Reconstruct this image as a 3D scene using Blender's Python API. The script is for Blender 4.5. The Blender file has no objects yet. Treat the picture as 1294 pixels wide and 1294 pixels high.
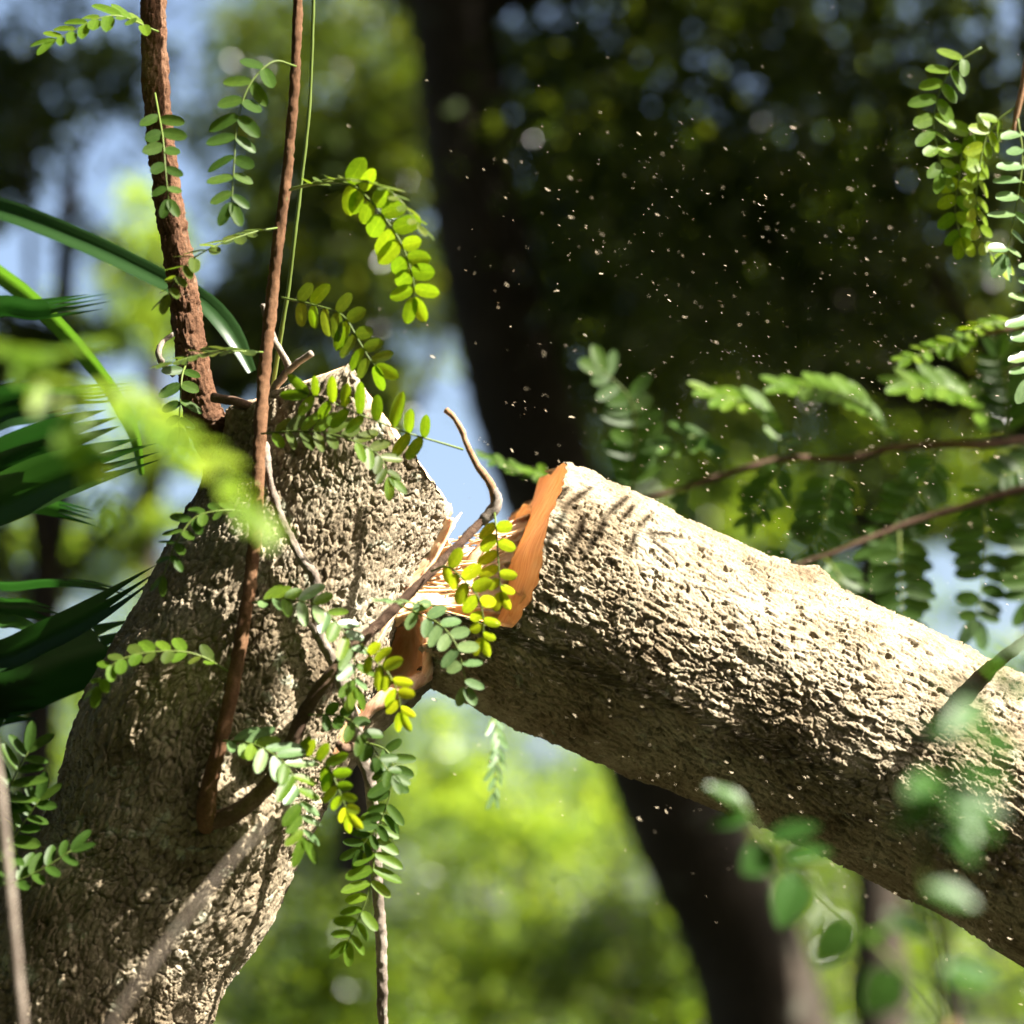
import bpy, math, random
import numpy as np
from mathutils import Vector, Matrix

SC = bpy.context.scene
COL = SC.collection
RNG = random.Random(7)
R = math.radians

# ------------------------------------------------------------------ camera
CAM = Vector((0.0, 0.0, 1.6))
PITCH = R(12.0)
FWD = Vector((0, math.cos(PITCH), math.sin(PITCH)))
UP = Vector((0, -math.sin(PITCH), math.cos(PITCH)))
RIGHT = Vector((1, 0, 0))
FPX = 85.0 / 36.0 * 1294.0            # focal length in photograph pixels
cd = bpy.data.cameras.new('camera')
cam = bpy.data.objects.new('camera', cd)
COL.objects.link(cam)
cam.location = CAM
cam.rotation_euler = (R(90) + PITCH, 0, 0)
cd.lens = 85; cd.sensor_width = 36; cd.sensor_fit = 'HORIZONTAL'
cd.clip_start = 0.05; cd.clip_end = 400
cd.dof.use_dof = True
cd.dof.focus_distance = 3.13
cd.dof.aperture_fstop = 1.7
SC.camera = cam

# ------------------------------------------------------------------ sky, sun, exposure
SUN = (RIGHT * 0.65 + UP * 0.73 - FWD * 0.15).normalized()     # towards the sun
elev = math.asin(SUN.z)
azim = math.atan2(SUN.x, SUN.y)
w = bpy.data.worlds.new('World'); SC.world = w; w.use_nodes = True
nt = w.node_tree
sky = nt.nodes.new('ShaderNodeTexSky'); sky.sky_type = 'NISHITA'
sky.sun_disc = False; sky.dust_density = 5.0; sky.sun_elevation = elev; sky.sun_rotation = azim
nt.links.new(sky.outputs[0], nt.nodes['Background'].inputs[0])
nt.nodes['Background'].inputs[1].default_value = 0.05
sd = bpy.data.lights.new('sun', 'SUN'); sd.energy = 5.0; sd.angle = R(0.5); sd.color = (1.0, 0.945, 0.84)
so = bpy.data.objects.new('sun', sd); COL.objects.link(so)
so.rotation_euler = SUN.to_track_quat('Z', 'Y').to_euler()
so.location = (4, 0, 8)
SC.view_settings.view_transform = 'Standard'
SC.view_settings.look = 'None'
SC.view_settings.gamma = 1.0
SC.view_settings.use_curve_mapping = False
SC.view_settings.exposure = 2.65
SC.render.engine = 'CYCLES'
SC.cycles.use_denoising = True
SC.cycles.max_bounces = 7
SC.cycles.diffuse_bounces = 1
SC.cycles.transmission_bounces = 3
SC.cycles.sample_clamp_indirect = 6.0
SC.cycles.use_adaptive_sampling = True
SC.cycles.adaptive_threshold = 0.015

# ------------------------------------------------------------------ helpers
def P(px, py, d):
    """photograph pixel (0..1294) at distance d along the view axis -> world point"""
    return CAM + FWD * d + RIGHT * ((px - 647) / FPX * d) + UP * (-(py - 647) / FPX * d)

def camvec(v):
    return (RIGHT * v[0] + UP * v[1] - FWD * v[2]).normalized()

def link(o, parent=None):
    COL.objects.link(o)
    if parent is not None:
        o.parent = parent
    return o

def tag(o, label=None, cat=None, group=None, kind=None):
    if label: o['label'] = label
    if cat: o['category'] = cat
    if group: o['group'] = group
    if kind: o['kind'] = kind
    return o

def thing(name, loc, label, cat, group=None):
    o = bpy.data.objects.new(name, None)
    o.empty_display_size = 0.05
    o.location = loc
    link(o)
    return tag(o, label, cat, group)

def wloc(o):
    l = Vector(o.location)
    while o.parent is not None:
        o = o.parent
        l += Vector(o.location)
    return l

def np_mesh(name, v, f, mat=None, smooth=True):
    """v (N,3) array, f (M,k) array with k = 3 or 4"""
    v = np.asarray(v, dtype=np.float32); f = np.asarray(f, dtype=np.int32)
    me = bpy.data.meshes.new(name)
    k = f.shape[1]
    me.vertices.add(len(v)); me.vertices.foreach_set('co', v.ravel())
    me.loops.add(f.size); me.loops.foreach_set('vertex_index', f.ravel())
    me.polygons.add(len(f))
    me.polygons.foreach_set('loop_start', np.arange(0, f.size, k, dtype=np.int32))
    me.polygons.foreach_set('loop_total', np.full(len(f), k, dtype=np.int32))
    me.polygons.foreach_set('use_smooth', np.full(len(f), smooth, dtype=bool))
    if mat: me.materials.append(mat)
    me.update(calc_edges=True)
    return me

def part(name, me, parent, origin=None):
    """mesh given in world coordinates -> child object with its origin at `origin`"""
    o = bpy.data.objects.new(name, me)
    og = Vector(origin) if origin is not None else (wloc(parent) if parent else Vector((0, 0, 0)))
    me.transform(Matrix.Translation(-og))
    o.location = og - (wloc(parent) if parent else Vector((0, 0, 0)))
    return link(o, parent)

def grid_faces(n, m, wrap=False):
    """faces of an n x m vertex grid (row-major); wrap joins last column to first"""
    i = np.arange(n - 1)[:, None]
    j = np.arange(m if wrap else m - 1)[None, :]
    a = i * m + j; b = i * m + (j + 1) % m
    return np.stack([a, b, b + m, a + m], -1).reshape(-1, 4)

def crom(pts, n):
    """Catmull-Rom through pts (k,d) -> (n,d)"""
    p = np.asarray(pts, dtype=float)
    if len(p) == 2:
        t = np.linspace(0, 1, n)[:, None]
        return p[0] * (1 - t) + p[1] * t
    ext = np.vstack([2 * p[0] - p[1], p, 2 * p[-1] - p[-2]])
    d = np.linalg.norm(np.diff(p[:, :3], axis=0), axis=1); s = np.r_[0, np.cumsum(d)]
    q = np.linspace(0, s[-1], n)
    k = np.clip(np.searchsorted(s, q, side='right') - 1, 0, len(p) - 2)
    t = ((q - s[k]) / np.maximum(d[k], 1e-9))[:, None]
    p0, p1, p2, p3 = ext[k], ext[k + 1], ext[k + 2], ext[k + 3]
    return 0.5 * ((2 * p1) + (-p0 + p2) * t + (2 * p0 - 5 * p1 + 4 * p2 - p3) * t ** 2 + (-p0 + 3 * p1 - 3 * p2 + p3) * t ** 3)

def h3(ix, iy, iz, seed):
    x = (ix.astype(np.int64) * 374761393 + iy.astype(np.int64) * 668265263 + iz.astype(np.int64) * 2147483647 + seed * 974711) & 0xFFFFFFFF
    x = ((x ^ (x >> 13)) * 1274126177) & 0xFFFFFFFF
    x = ((x ^ (x >> 16)) * 2246822519) & 0xFFFFFFFF
    x = x ^ (x >> 15)
    return (x & 0xFFFFFF).astype(np.float64) / 0xFFFFFF

def vnoise(p, seed=0):
    i = np.floor(p).astype(np.int64); f = p - i
    f = f * f * f * (f * (f * 6 - 15) + 10)
    r = 0
    for a in (0, 1):
        for b in (0, 1):
            for c in (0, 1):
                wgt = (f[:, 0] if a else 1 - f[:, 0]) * (f[:, 1] if b else 1 - f[:, 1]) * (f[:, 2] if c else 1 - f[:, 2])
                r = r + wgt * h3(i[:, 0] + a, i[:, 1] + b, i[:, 2] + c, seed)
    return r * 2 - 1

def fbm(p, octv=3, seed=0):
    r = 0; a = 1.0; t = 0
    for k in range(octv):
        r = r + a * vnoise(p * (2.03 ** k), seed + k * 17); t += a; a *= 0.5
    return r / t

def worley(U, V, nU, seed):
    iu = np.floor(U).astype(np.int64); iv = np.floor(V).astype(np.int64)
    F1 = np.full(U.shape, 9.0); F2 = np.full(U.shape, 9.0)
    rid = np.zeros(U.shape); dx = np.zeros(U.shape); dy = np.zeros(U.shape)
    z = np.zeros_like(iu)
    for a in (-1, 0, 1):
        for b in (-1, 0, 1):
            cu = iu + a; cv = iv + b
            cw = np.mod(cu, nU)
            jx = cu + h3(cw, cv, z, seed); jy = cv + h3(cw, cv, z + 5, seed)
            ddx = U - jx; ddy = V - jy
            d = np.sqrt(ddx * ddx + ddy * ddy)
            near = d < F1
            F2 = np.where(near, F1, np.minimum(F2, d))
            rid = np.where(near, h3(cw, cv, z + 11, seed), rid)
            dx = np.where(near, ddx, dx); dy = np.where(near, ddy, dy)
            F1 = np.where(near, d, F1)
    return F1, F2, rid, dx, dy

def sstep(a, b, x):
    t = np.clip((x - a) / (b - a), 0, 1)
    return t * t * (3 - 2 * t)

# ------------------------------------------------------------------ materials
def newmat(name):
    m = bpy.data.materials.new(name); m.use_nodes = True
    n = m.node_tree.nodes; l = m.node_tree.links
    return m, n, l, n['Principled BSDF'], n['Material Output']

def ramp(n, stops, interp='LINEAR'):
    r = n.new('ShaderNodeValToRGB')
    r.color_ramp.interpolation = interp
    e = r.color_ramp.elements
    while len(e) < len(stops): e.new(0.5)
    for k, (p, c) in enumerate(stops):
        e[k].position = p; e[k].color = (*c, 1)
    return r

def noise_node(n, l, scale, detail=4, rough=0.55, vec=None, sc3=None):
    t = n.new('ShaderNodeTexNoise'); t.inputs['Scale'].default_value = scale
    t.inputs['Detail'].default_value = detail; t.inputs['Roughness'].default_value = rough
    if vec is not None:
        if sc3:
            mp = n.new('ShaderNodeMapping'); mp.inputs['Scale'].default_value = sc3
            l.new(vec, mp.inputs['Vector']); l.new(mp.outputs[0], t.inputs['Vector'])
        else:
            l.new(vec, t.inputs['Vector'])
    return t

def mixc(n, l, fac, a, b, mode='MIX'):
    m = n.new('ShaderNodeMix'); m.data_type = 'RGBA'; m.blend_type = mode
    for sock, v in ((m.inputs[0], fac), (m.inputs[6], a), (m.inputs[7], b)):
        if isinstance(v, (int, float)): sock.default_value = v
        elif isinstance(v, tuple): sock.default_value = (*v, 1)
        else: l.new(v, sock)
    return m.outputs[2]

def mat_bark(name, c_dark, c_mid, c_pale, lichen=0.5, bump=0.6, sc=1.0):
    m, n, l, b, o = newmat(name)
    tc = n.new('ShaderNodeTexCoord').outputs['Object']
    big = noise_node(n, l, 9 * sc, 4, 0.6, tc)
    r1 = ramp(n, [(0.30, c_dark), (0.50, c_mid), (0.72, c_pale)]); l.new(big.outputs[0], r1.inputs[0])
    fine = noise_node(n, l, 130 * sc, 5, 0.7, tc)
    r2 = ramp(n, [(0.33, (0.62, 0.58, 0.52)), (0.62, (1.12, 1.1, 1.06))]); l.new(fine.outputs[0], r2.inputs[0])
    c = mixc(n, l, 1.0, r1.outputs[0], r2.outputs[0], 'MULTIPLY')
    lich = noise_node(n, l, 26 * sc, 6, 0.62, tc)
    r3 = ramp(n, [(0.60, (0, 0, 0)), (0.66, (1, 1, 1))]); l.new(lich.outputs[0], r3.inputs[0])
    mul = n.new('ShaderNodeMath'); mul.operation = 'MULTIPLY'; mul.inputs[1].default_value = lichen
    l.new(r3.outputs[0], mul.inputs[0])
    c = mixc(n, l, mul.outputs[0], c, (0.40, 0.43, 0.33))
    moss = noise_node(n, l, 17 * sc, 5, 0.65, tc)
    r4 = ramp(n, [(0.66, (0, 0, 0)), (0.74, (0.7, 0.7, 0.7))]); l.new(moss.outputs[0], r4.inputs[0])
    c = mixc(n, l, r4.outputs[0], c, (0.13, 0.15, 0.06))
    l.new(c, b.inputs['Base Color'])
    b.inputs['Roughness'].default_value = 0.9
    b.inputs['Specular IOR Level'].default_value = 0.2
    bp = n.new('ShaderNodeBump'); bp.inputs['Strength'].default_value = bump; bp.inputs['Distance'].default_value = 0.0025
    nb = noise_node(n, l, 320 * sc, 4, 0.7, tc)
    l.new(nb.outputs[0], bp.inputs['Height']); l.new(bp.outputs[0], b.inputs['Normal'])
    return m

def mat_wood(name, c1, c2, c3, axis, trans=0.15):
    """fresh split wood; grain runs along the world vector axis"""
    m, n, l, b, o = newmat(name)
    tc = n.new('ShaderNodeTexCoord').outputs['Object']
    mp = n.new('ShaderNodeMapping'); mp.vector_type = 'TEXTURE'
    q = Vector(axis).normalized().to_track_quat('X', 'Z').to_euler()
    mp.inputs['Rotation'].default_value = q
    mp.inputs['Scale'].default_value = (9, 1, 1)
    l.new(tc, mp.inputs['Vector'])
    g = noise_node(n, l, 130, 5, 0.6, mp.outputs[0])
    r1 = ramp(n, [(0.32, c1), (0.5, c2), (0.68, c3)]); l.new(g.outputs[0], r1.inputs[0])
    l.new(r1.outputs[0], b.inputs['Base Color'])
    b.inputs['Roughness'].default_value = 0.7
    b.inputs['Specular IOR Level'].default_value = 0.25
    b.inputs['Subsurface Weight'].default_value = trans
    b.inputs['Subsurface Radius'].default_value = (1.0, 0.45, 0.2)
    b.inputs['Subsurface Scale'].default_value = 0.012
    bp = n.new('ShaderNodeBump'); bp.inputs['Strength'].default_value = 0.5; bp.inputs['Distance'].default_value = 0.002
    l.new(g.outputs[0], bp.inputs['Height']); l.new(bp.outputs[0], b.inputs['Normal'])
    return m

def mat_leaf(name, col, tcol, trans=0.45, rough=0.42, var=0.25, spec=0.2, vein=False):
    m, n, l, b, o = newmat(name)
    oi = n.new('ShaderNodeObjectInfo'); ge = n.new('ShaderNodeNewGeometry')
    rnd = n.new('ShaderNodeMath'); rnd.operation = 'ADD'
    l.new(oi.outputs['Random'], rnd.inputs[0]); l.new(ge.outputs['Random Per Island'], rnd.inputs[1])
    fr = n.new('ShaderNodeMath'); fr.operation = 'FRACT'; l.new(rnd.outputs[0], fr.inputs[0])
    rp = ramp(n, [(0.0, (1 - var, 1 - var * 0.8, 1 - var)), (0.6, (1, 1, 1)), (1.0, (1 + var * 1.5, 1 + var * 0.7, 1.0))])
    l.new(fr.outputs[0], rp.inputs[0])
    tc = n.new('ShaderNodeTexCoord').outputs['Object']
    nz = noise_node(n, l, 5.0, 3, 0.5, tc)
    r2 = ramp(n, [(0.3, (0.82, 0.86, 0.8)), (0.7, (1.12, 1.08, 1.1))]); l.new(nz.outputs[0], r2.inputs[0])
    mod = mixc(n, l, 1.0, rp.outputs[0], r2.outputs[0], 'MULTIPLY')
    if vein:      # pale midrib and faint side veins, in the leaflet's own coordinates; a few brown specks
        sp = n.new('ShaderNodeSeparateXYZ'); l.new(tc, sp.inputs[0])
        ab = n.new('ShaderNodeMath'); ab.operation = 'ABSOLUTE'; l.new(sp.outputs[1], ab.inputs[0])
        rb = ramp(n, [(0.012, (1.35, 1.3, 1.2)), (0.035, (1, 1, 1))]); l.new(ab.outputs[0], rb.inputs[0])
        ad = n.new('ShaderNodeMath'); ad.operation = 'ADD'; l.new(sp.outputs[0], ad.inputs[0]); l.new(ab.outputs[0], ad.inputs[1])
        sn = n.new('ShaderNodeMath'); sn.operation = 'SINE'
        mu = n.new('ShaderNodeMath'); mu.operation = 'MULTIPLY'; mu.inputs[1].default_value = 55; l.new(ad.outputs[0], mu.inputs[0]); l.new(mu.outputs[0], sn.inputs[0])
        rs_ = ramp(n, [(0.0, (0.9, 0.92, 0.9)), (0.9, (1.06, 1.05, 1.05))]); l.new(sn.outputs[0], rs_.inputs[0])
        mod = mixc(n, l, 1.0, mod, mixc(n, l, 1.0, rb.outputs[0], rs_.outputs[0], 'MULTIPLY'), 'MULTIPLY')
        vo = n.new('ShaderNodeVectorMath'); vo.operation = 'ADD'; l.new(tc, vo.inputs[0]); l.new(oi.outputs['Random'], vo.inputs[1])
        sk = noise_node(n, l, 7.0, 4, 0.7, vo.outputs[0])
        rk_ = ramp(n, [(0.70, (1, 1, 1)), (0.76, (1.5, 0.55, 0.4))]); l.new(sk.outputs[0], rk_.inputs[0])
        mod = mixc(n, l, 1.0, mod, rk_.outputs[0], 'MULTIPLY')
    c = mixc(n, l, 1.0, col, mod, 'MULTIPLY')
    c2 = mixc(n, l, 1.0, tcol, mod, 'MULTIPLY')
    l.new(c, b.inputs['Base Color'])
    b.inputs['Roughness'].default_value = rough
    b.inputs['Specular IOR Level'].default_value = spec
    tr = n.new('ShaderNodeBsdfTranslucent'); l.new(c2, tr.inputs['Color'])
    mx = n.new('ShaderNodeMixShader'); mx.inputs[0].default_value = trans
    l.new(b.outputs[0], mx.inputs[1]); l.new(tr.outputs[0], mx.inputs[2])
    l.new(mx.outputs[0], o.inputs['Surface'])
    return m

M = {}
M['bark_stump'] = mat_bark('stump_bark', (0.10, 0.075, 0.047), (0.22, 0.183, 0.13), (0.34, 0.305, 0.24), 0.5)
M['bark_log'] = mat_bark('log_bark', (0.13, 0.097, 0.060), (0.24, 0.20, 0.14), (0.37, 0.33, 0.255), 0.4)
M['stem_red'] = mat_bark('reddish_stem_bark', (0.075, 0.035, 0.018), (0.12, 0.06, 0.033), (0.19, 0.12, 0.078), 0.1, 1.0, 1.6)
M['stem_brown'] = mat_bark('brown_shoot_bark', (0.07, 0.034, 0.016), (0.11, 0.055, 0.027), (0.15, 0.083, 0.045), 0.0, 0.5, 2.0)
M['twig_dark'] = mat_bark('dark_twig_bark', (0.055, 0.032, 0.022), (0.085, 0.052, 0.036), (0.12, 0.08, 0.055), 0.0, 0.4, 2.0)
M['twig_tan'] = mat_bark('tan_twig_bark', (0.17, 0.09, 0.045), (0.25, 0.15, 0.085), (0.32, 0.22, 0.14), 0.1, 0.4, 2.0)
M['twig_grey'] = mat_bark('grey_twig_bark', (0.10, 0.08, 0.066), (0.19, 0.16, 0.135), (0.30, 0.265, 0.23), 0.3, 0.6, 2.0)
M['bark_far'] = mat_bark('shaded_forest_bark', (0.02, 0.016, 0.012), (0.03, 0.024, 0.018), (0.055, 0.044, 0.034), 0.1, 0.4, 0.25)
M['wood_face'] = mat_wood('fresh_orange_wood', (0.64, 0.27, 0.085), (0.75, 0.37, 0.135), (0.81, 0.47, 0.20), P(645, 795, 3.2) - P(722, 593, 3.2), 0.3)
M['wood_hinge'] = mat_wood('torn_hinge_wood', (0.62, 0.36, 0.19), (0.74, 0.49, 0.29), (0.82, 0.60, 0.40), P(640, 730, 3.2) - P(490, 785, 3.2), 0.2)
M['wood_hollow'] = mat_wood('reddish_heart_wood', (0.70, 0.33, 0.16), (0.78, 0.41, 0.21), (0.82, 0.48, 0.27), P(520, 760, 3.2) - P(480, 850, 3.2), 0.3)
M['wood_edge'] = mat_wood('pink_sapwood_edge', (0.36, 0.18, 0.10), (0.52, 0.31, 0.20), (0.66, 0.46, 0.33), P(520, 760, 3.2) - P(480, 850, 3.2), 0.15)
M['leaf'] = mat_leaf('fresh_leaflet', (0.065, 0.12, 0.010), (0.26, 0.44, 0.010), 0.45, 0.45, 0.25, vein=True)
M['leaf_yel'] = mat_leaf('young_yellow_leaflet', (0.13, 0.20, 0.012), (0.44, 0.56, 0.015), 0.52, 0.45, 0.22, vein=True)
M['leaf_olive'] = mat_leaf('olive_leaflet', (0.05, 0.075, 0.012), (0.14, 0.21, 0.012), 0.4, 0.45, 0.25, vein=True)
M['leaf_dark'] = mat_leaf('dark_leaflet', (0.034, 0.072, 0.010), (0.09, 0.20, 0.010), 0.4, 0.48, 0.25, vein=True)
M['leaf_pale'] = mat_leaf('sheen_pale_leaflet', (0.09, 0.15, 0.06), (0.18, 0.34, 0.05), 0.28, 0.38, 0.2, 0.45, True)  # paler, bluer base colour stands in for sheen on the leaflets
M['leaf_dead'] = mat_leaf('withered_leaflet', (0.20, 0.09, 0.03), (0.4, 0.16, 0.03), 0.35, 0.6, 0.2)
M['palm'] = mat_leaf('palm_blade', (0.014, 0.040, 0.011), (0.022, 0.095, 0.010), 0.25, 0.36, 0.3, 0.35)
M['shrub'] = mat_leaf('shrub_leaf', (0.03, 0.08, 0.015), (0.09, 0.24, 0.015), 0.38, 0.36, 0.2, 0.4)
M['rachis'] = mat_leaf('green_rachis', (0.10, 0.14, 0.03), (0.2, 0.3, 0.04), 0.2, 0.5, 0.1)
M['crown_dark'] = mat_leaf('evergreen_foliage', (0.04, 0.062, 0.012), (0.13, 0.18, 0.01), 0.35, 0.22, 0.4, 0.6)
M['crown_shade'] = mat_leaf('added_shade_foliage', (0.04, 0.055, 0.012), (0.08, 0.11, 0.01), 0.25, 0.5, 0.3)  # dull foliage for the added trees and bushes out of view
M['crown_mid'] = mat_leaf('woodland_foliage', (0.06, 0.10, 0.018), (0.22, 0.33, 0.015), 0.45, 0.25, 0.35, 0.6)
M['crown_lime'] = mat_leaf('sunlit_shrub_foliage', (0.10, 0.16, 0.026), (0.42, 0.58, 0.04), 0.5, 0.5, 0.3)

def mat_ground():
    m, n, l, b, o = newmat('leafy_ground')
    tc = n.new('ShaderNodeTexCoord').outputs['Object']
    a = noise_node(n, l, 0.35, 5, 0.6, tc); c = noise_node(n, l, 14, 4, 0.7, tc)
    r1 = ramp(n, [(0.38, (0.045, 0.033, 0.02)), (0.55, (0.05, 0.065, 0.022)), (0.7, (0.07, 0.10, 0.026))]); l.new(a.outputs[0], r1.inputs[0])
    r2 = ramp(n, [(0.3, (0.6, 0.6, 0.6)), (0.7, (1.2, 1.2, 1.2))]); l.new(c.outputs[0], r2.inputs[0])
    l.new(mixc(n, l, 1.0, r1.outputs[0], r2.outputs[0], 'MULTIPLY'), b.inputs['Base Color'])
    b.inputs['Roughness'].default_value = 0.95
    return m
M['ground'] = mat_ground()
def mat_chip():
    m, n, l, b, o = newmat('pale_wood_shaving')
    b.inputs['Base Color'].default_value = (0.72, 0.60, 0.42, 1)
    b.inputs['Roughness'].default_value = 0.8
    return m
M['chip'] = mat_chip()

# ------------------------------------------------------------------ ground
def build_ground():
    n = 90
    x = np.linspace(-1, 1, n); x = np.sign(x) * np.abs(x) ** 2 * 200
    X, Y = np.meshgrid(x, x + 10)
    p = np.stack([X.ravel(), Y.ravel(), np.zeros(n * n)], -1)
    p[:, 2] = fbm(p * 0.25, 3, 3) * 0.12 - 0.05 + np.clip((p[:, 1] - 14) * 0.02, 0, 1.5)
    o = part('ground', np_mesh('ground', p, grid_faces(n, n), M['ground']), None)
    tag(o, 'leaf strewn woodland floor with grassy patches', 'ground', kind='structure')
build_ground()

# ------------------------------------------------------------------ trunks with modelled bark
def axis_frame(pts, n):
    """pts rows: px, py, depth, radius px -> centres, radii(m), tangent, e1 (to camera), e2 (left-hand side of travel, in the picture)"""
    w3 = [(*P(a, b, d), r * d / FPX) for a, b, d, r in pts]
    c = crom(w3, n)
    C = c[:, :3]; rad = c[:, 3]
    T = np.gradient(C, axis=0); T /= np.linalg.norm(T, axis=1)[:, None]
    tocam = np.array(CAM) - C
    e1 = tocam - (tocam * T).sum(1)[:, None] * T; e1 /= np.linalg.norm(e1, axis=1)[:, None]
    e2 = np.cross(T, e1)
    s = np.r_[0, np.cumsum(np.linalg.norm(np.diff(C, axis=0), axis=1))]
    return C, rad, T, e1, e2, s

class Trunk:
    def __init__(self, pts):
        self.n = 400
        self.C, self.rad, self.T, self.e1, self.e2, self.s = axis_frame(pts, self.n)
    def at(self, s, th, rho=1.0, h=0.0):
        s = np.asarray(s, float); th = np.asarray(th, float)
        f = lambda A: np.stack([np.interp(s, self.s, A[:, k]) for k in range(3)], -1)
        r = (np.interp(s, self.s, self.rad) * rho + h)[..., None]
        e1 = f(self.e1); e2 = f(self.e2)
        return f(self.C) + (np.cos(th)[..., None] * e1 + np.sin(th)[..., None] * e2) * r
    def s_at(self, px, py):
        """arc length of the axis point nearest to a pixel"""
        best = None
        for k in range(self.n):
            v = Vector(self.C[k]) - CAM
            d = v.dot(FWD); x = 647 + v.dot(RIGHT) / d * FPX; y = 647 - v.dot(UP) / d * FPX
            e = (x - px) ** 2 + (y - py) ** 2
            if best is None or e < best[0]: best = (e, k)
        return self.s[best[1]]

def lumpy(T, s, th, seed, amp):
    p = T.at(s, th)
    return fbm(p * 7, 3, seed) * amp

def bark_height(pos, th, s, circ, seed, cell=(0.0105, 0.023), crack=0.0042, rough=0.0018):
    nU = max(6, int(round(circ / cell[0])))
    wx = fbm(pos * 24, 2, seed); wy = fbm(pos * 24 + 50, 2, seed + 3)
    U = th / (2 * math.pi) * nU + wx * 0.9
    V = s / cell[1] + wy * 0.55 + wx * 0.25
    F1, F2, rid, dx, dy = worley(U, V, nU, seed)
    edge = sstep(0.0, 0.15, F2 - F1)
    amount = 0.55 + 0.45 * sstep(-0.45, 0.35, fbm(pos * 16, 2, seed + 9))      # plates are deeper in places
    h = crack * (edge - 1) * amount
    h += (rid - 0.5) * 0.0034 * edge
    h += (dx * (rid - 0.35) * 0.0042 + dy * (np.mod(rid * 7.3, 1) - 0.25) * 0.0050) * edge * amount
    nU2 = nU * 2 + 1
    F1, F2, rid2, dx2, dy2 = worley(th / (2 * math.pi) * nU2 + wy * 1.1, s / cell[1] * 2.1 + wx, nU2, seed + 40)
    h += 0.0016 * (sstep(0.0, 0.3, F2 - F1) - 1) * amount + (rid2 - 0.5) * 0.0013
    h += fbm(pos * 260, 2, seed + 60) * rough * 0.3
    # pits where flakes have come away
    pit = sstep(0.36, 0.56, fbm(pos * 62, 3, seed + 80))
    h -= pit * 0.0042
    return h

def theta_grid(nf, nb, half=R(104)):
    """dense in front of the camera, coarse behind"""
    return np.r_[np.linspace(-half, half, nf, endpoint=False), np.linspace(half, 2 * math.pi - half, nb, endpoint=False)]

# ---- leaning stump
SP = [(-100, 3050, 3.13, 260), (-75, 2100, 3.135, 200), (100, 1310, 3.15, 162), (210, 1078, 3.16, 160), (264, 940, 3.165, 167),
      (308, 850, 3.17, 162), (378, 702, 3.18, 151), (422, 605, 3.19, 150), (476, 490, 3.20, 152), (540, 350, 3.22, 152)]
ST = Trunk(SP)
# log
def LP(t, c): return (0.9 * t - 0.43 * c, 0.43 * t + 0.9 * c)
LPTS = []
for t, c, d, r in ((780, 388, 3.27, 162), (850, 387, 3.26, 164), (1000, 383, 3.24, 163), (1250, 374, 3.22, 158), (1500, 368, 3.20, 156),
                   (1700, 372, 3.19, 170), (2000, 378, 3.18, 172), (2600, 380, 3.2, 165), (4200, 360, 3.25, 150)):
    x, y = LP(t, c); LPTS.append((x, y, d, r))
LG = Trunk(LPTS)

def plane(a, b, third):
    """plane through three world points"""
    n = (b - a).cross(third - a).normalized()
    return np.array(a), np.array(n)

def stump_front(px, py, clear=0.0):
    """world point on the stump's surface facing the camera at that pixel"""
    best = None
    for k in range(0, ST.n):
        v = Vector(ST.C[k]) - CAM; d = v.dot(FWD)
        x = 647 + v.dot(RIGHT) / d * FPX; y = 647 - v.dot(UP) / d * FPX
        e = (x - px) ** 2 + (y - py) ** 2
        if best is None or e < best[0]: best = (e, k, d)
    q = math.sqrt(best[0]) * best[2] / FPX
    r = ST.rad[best[1]]
    dep = best[2] - math.sqrt(max(r * r - q * q, 0)) * 1.02 - clear
    return dep

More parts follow.
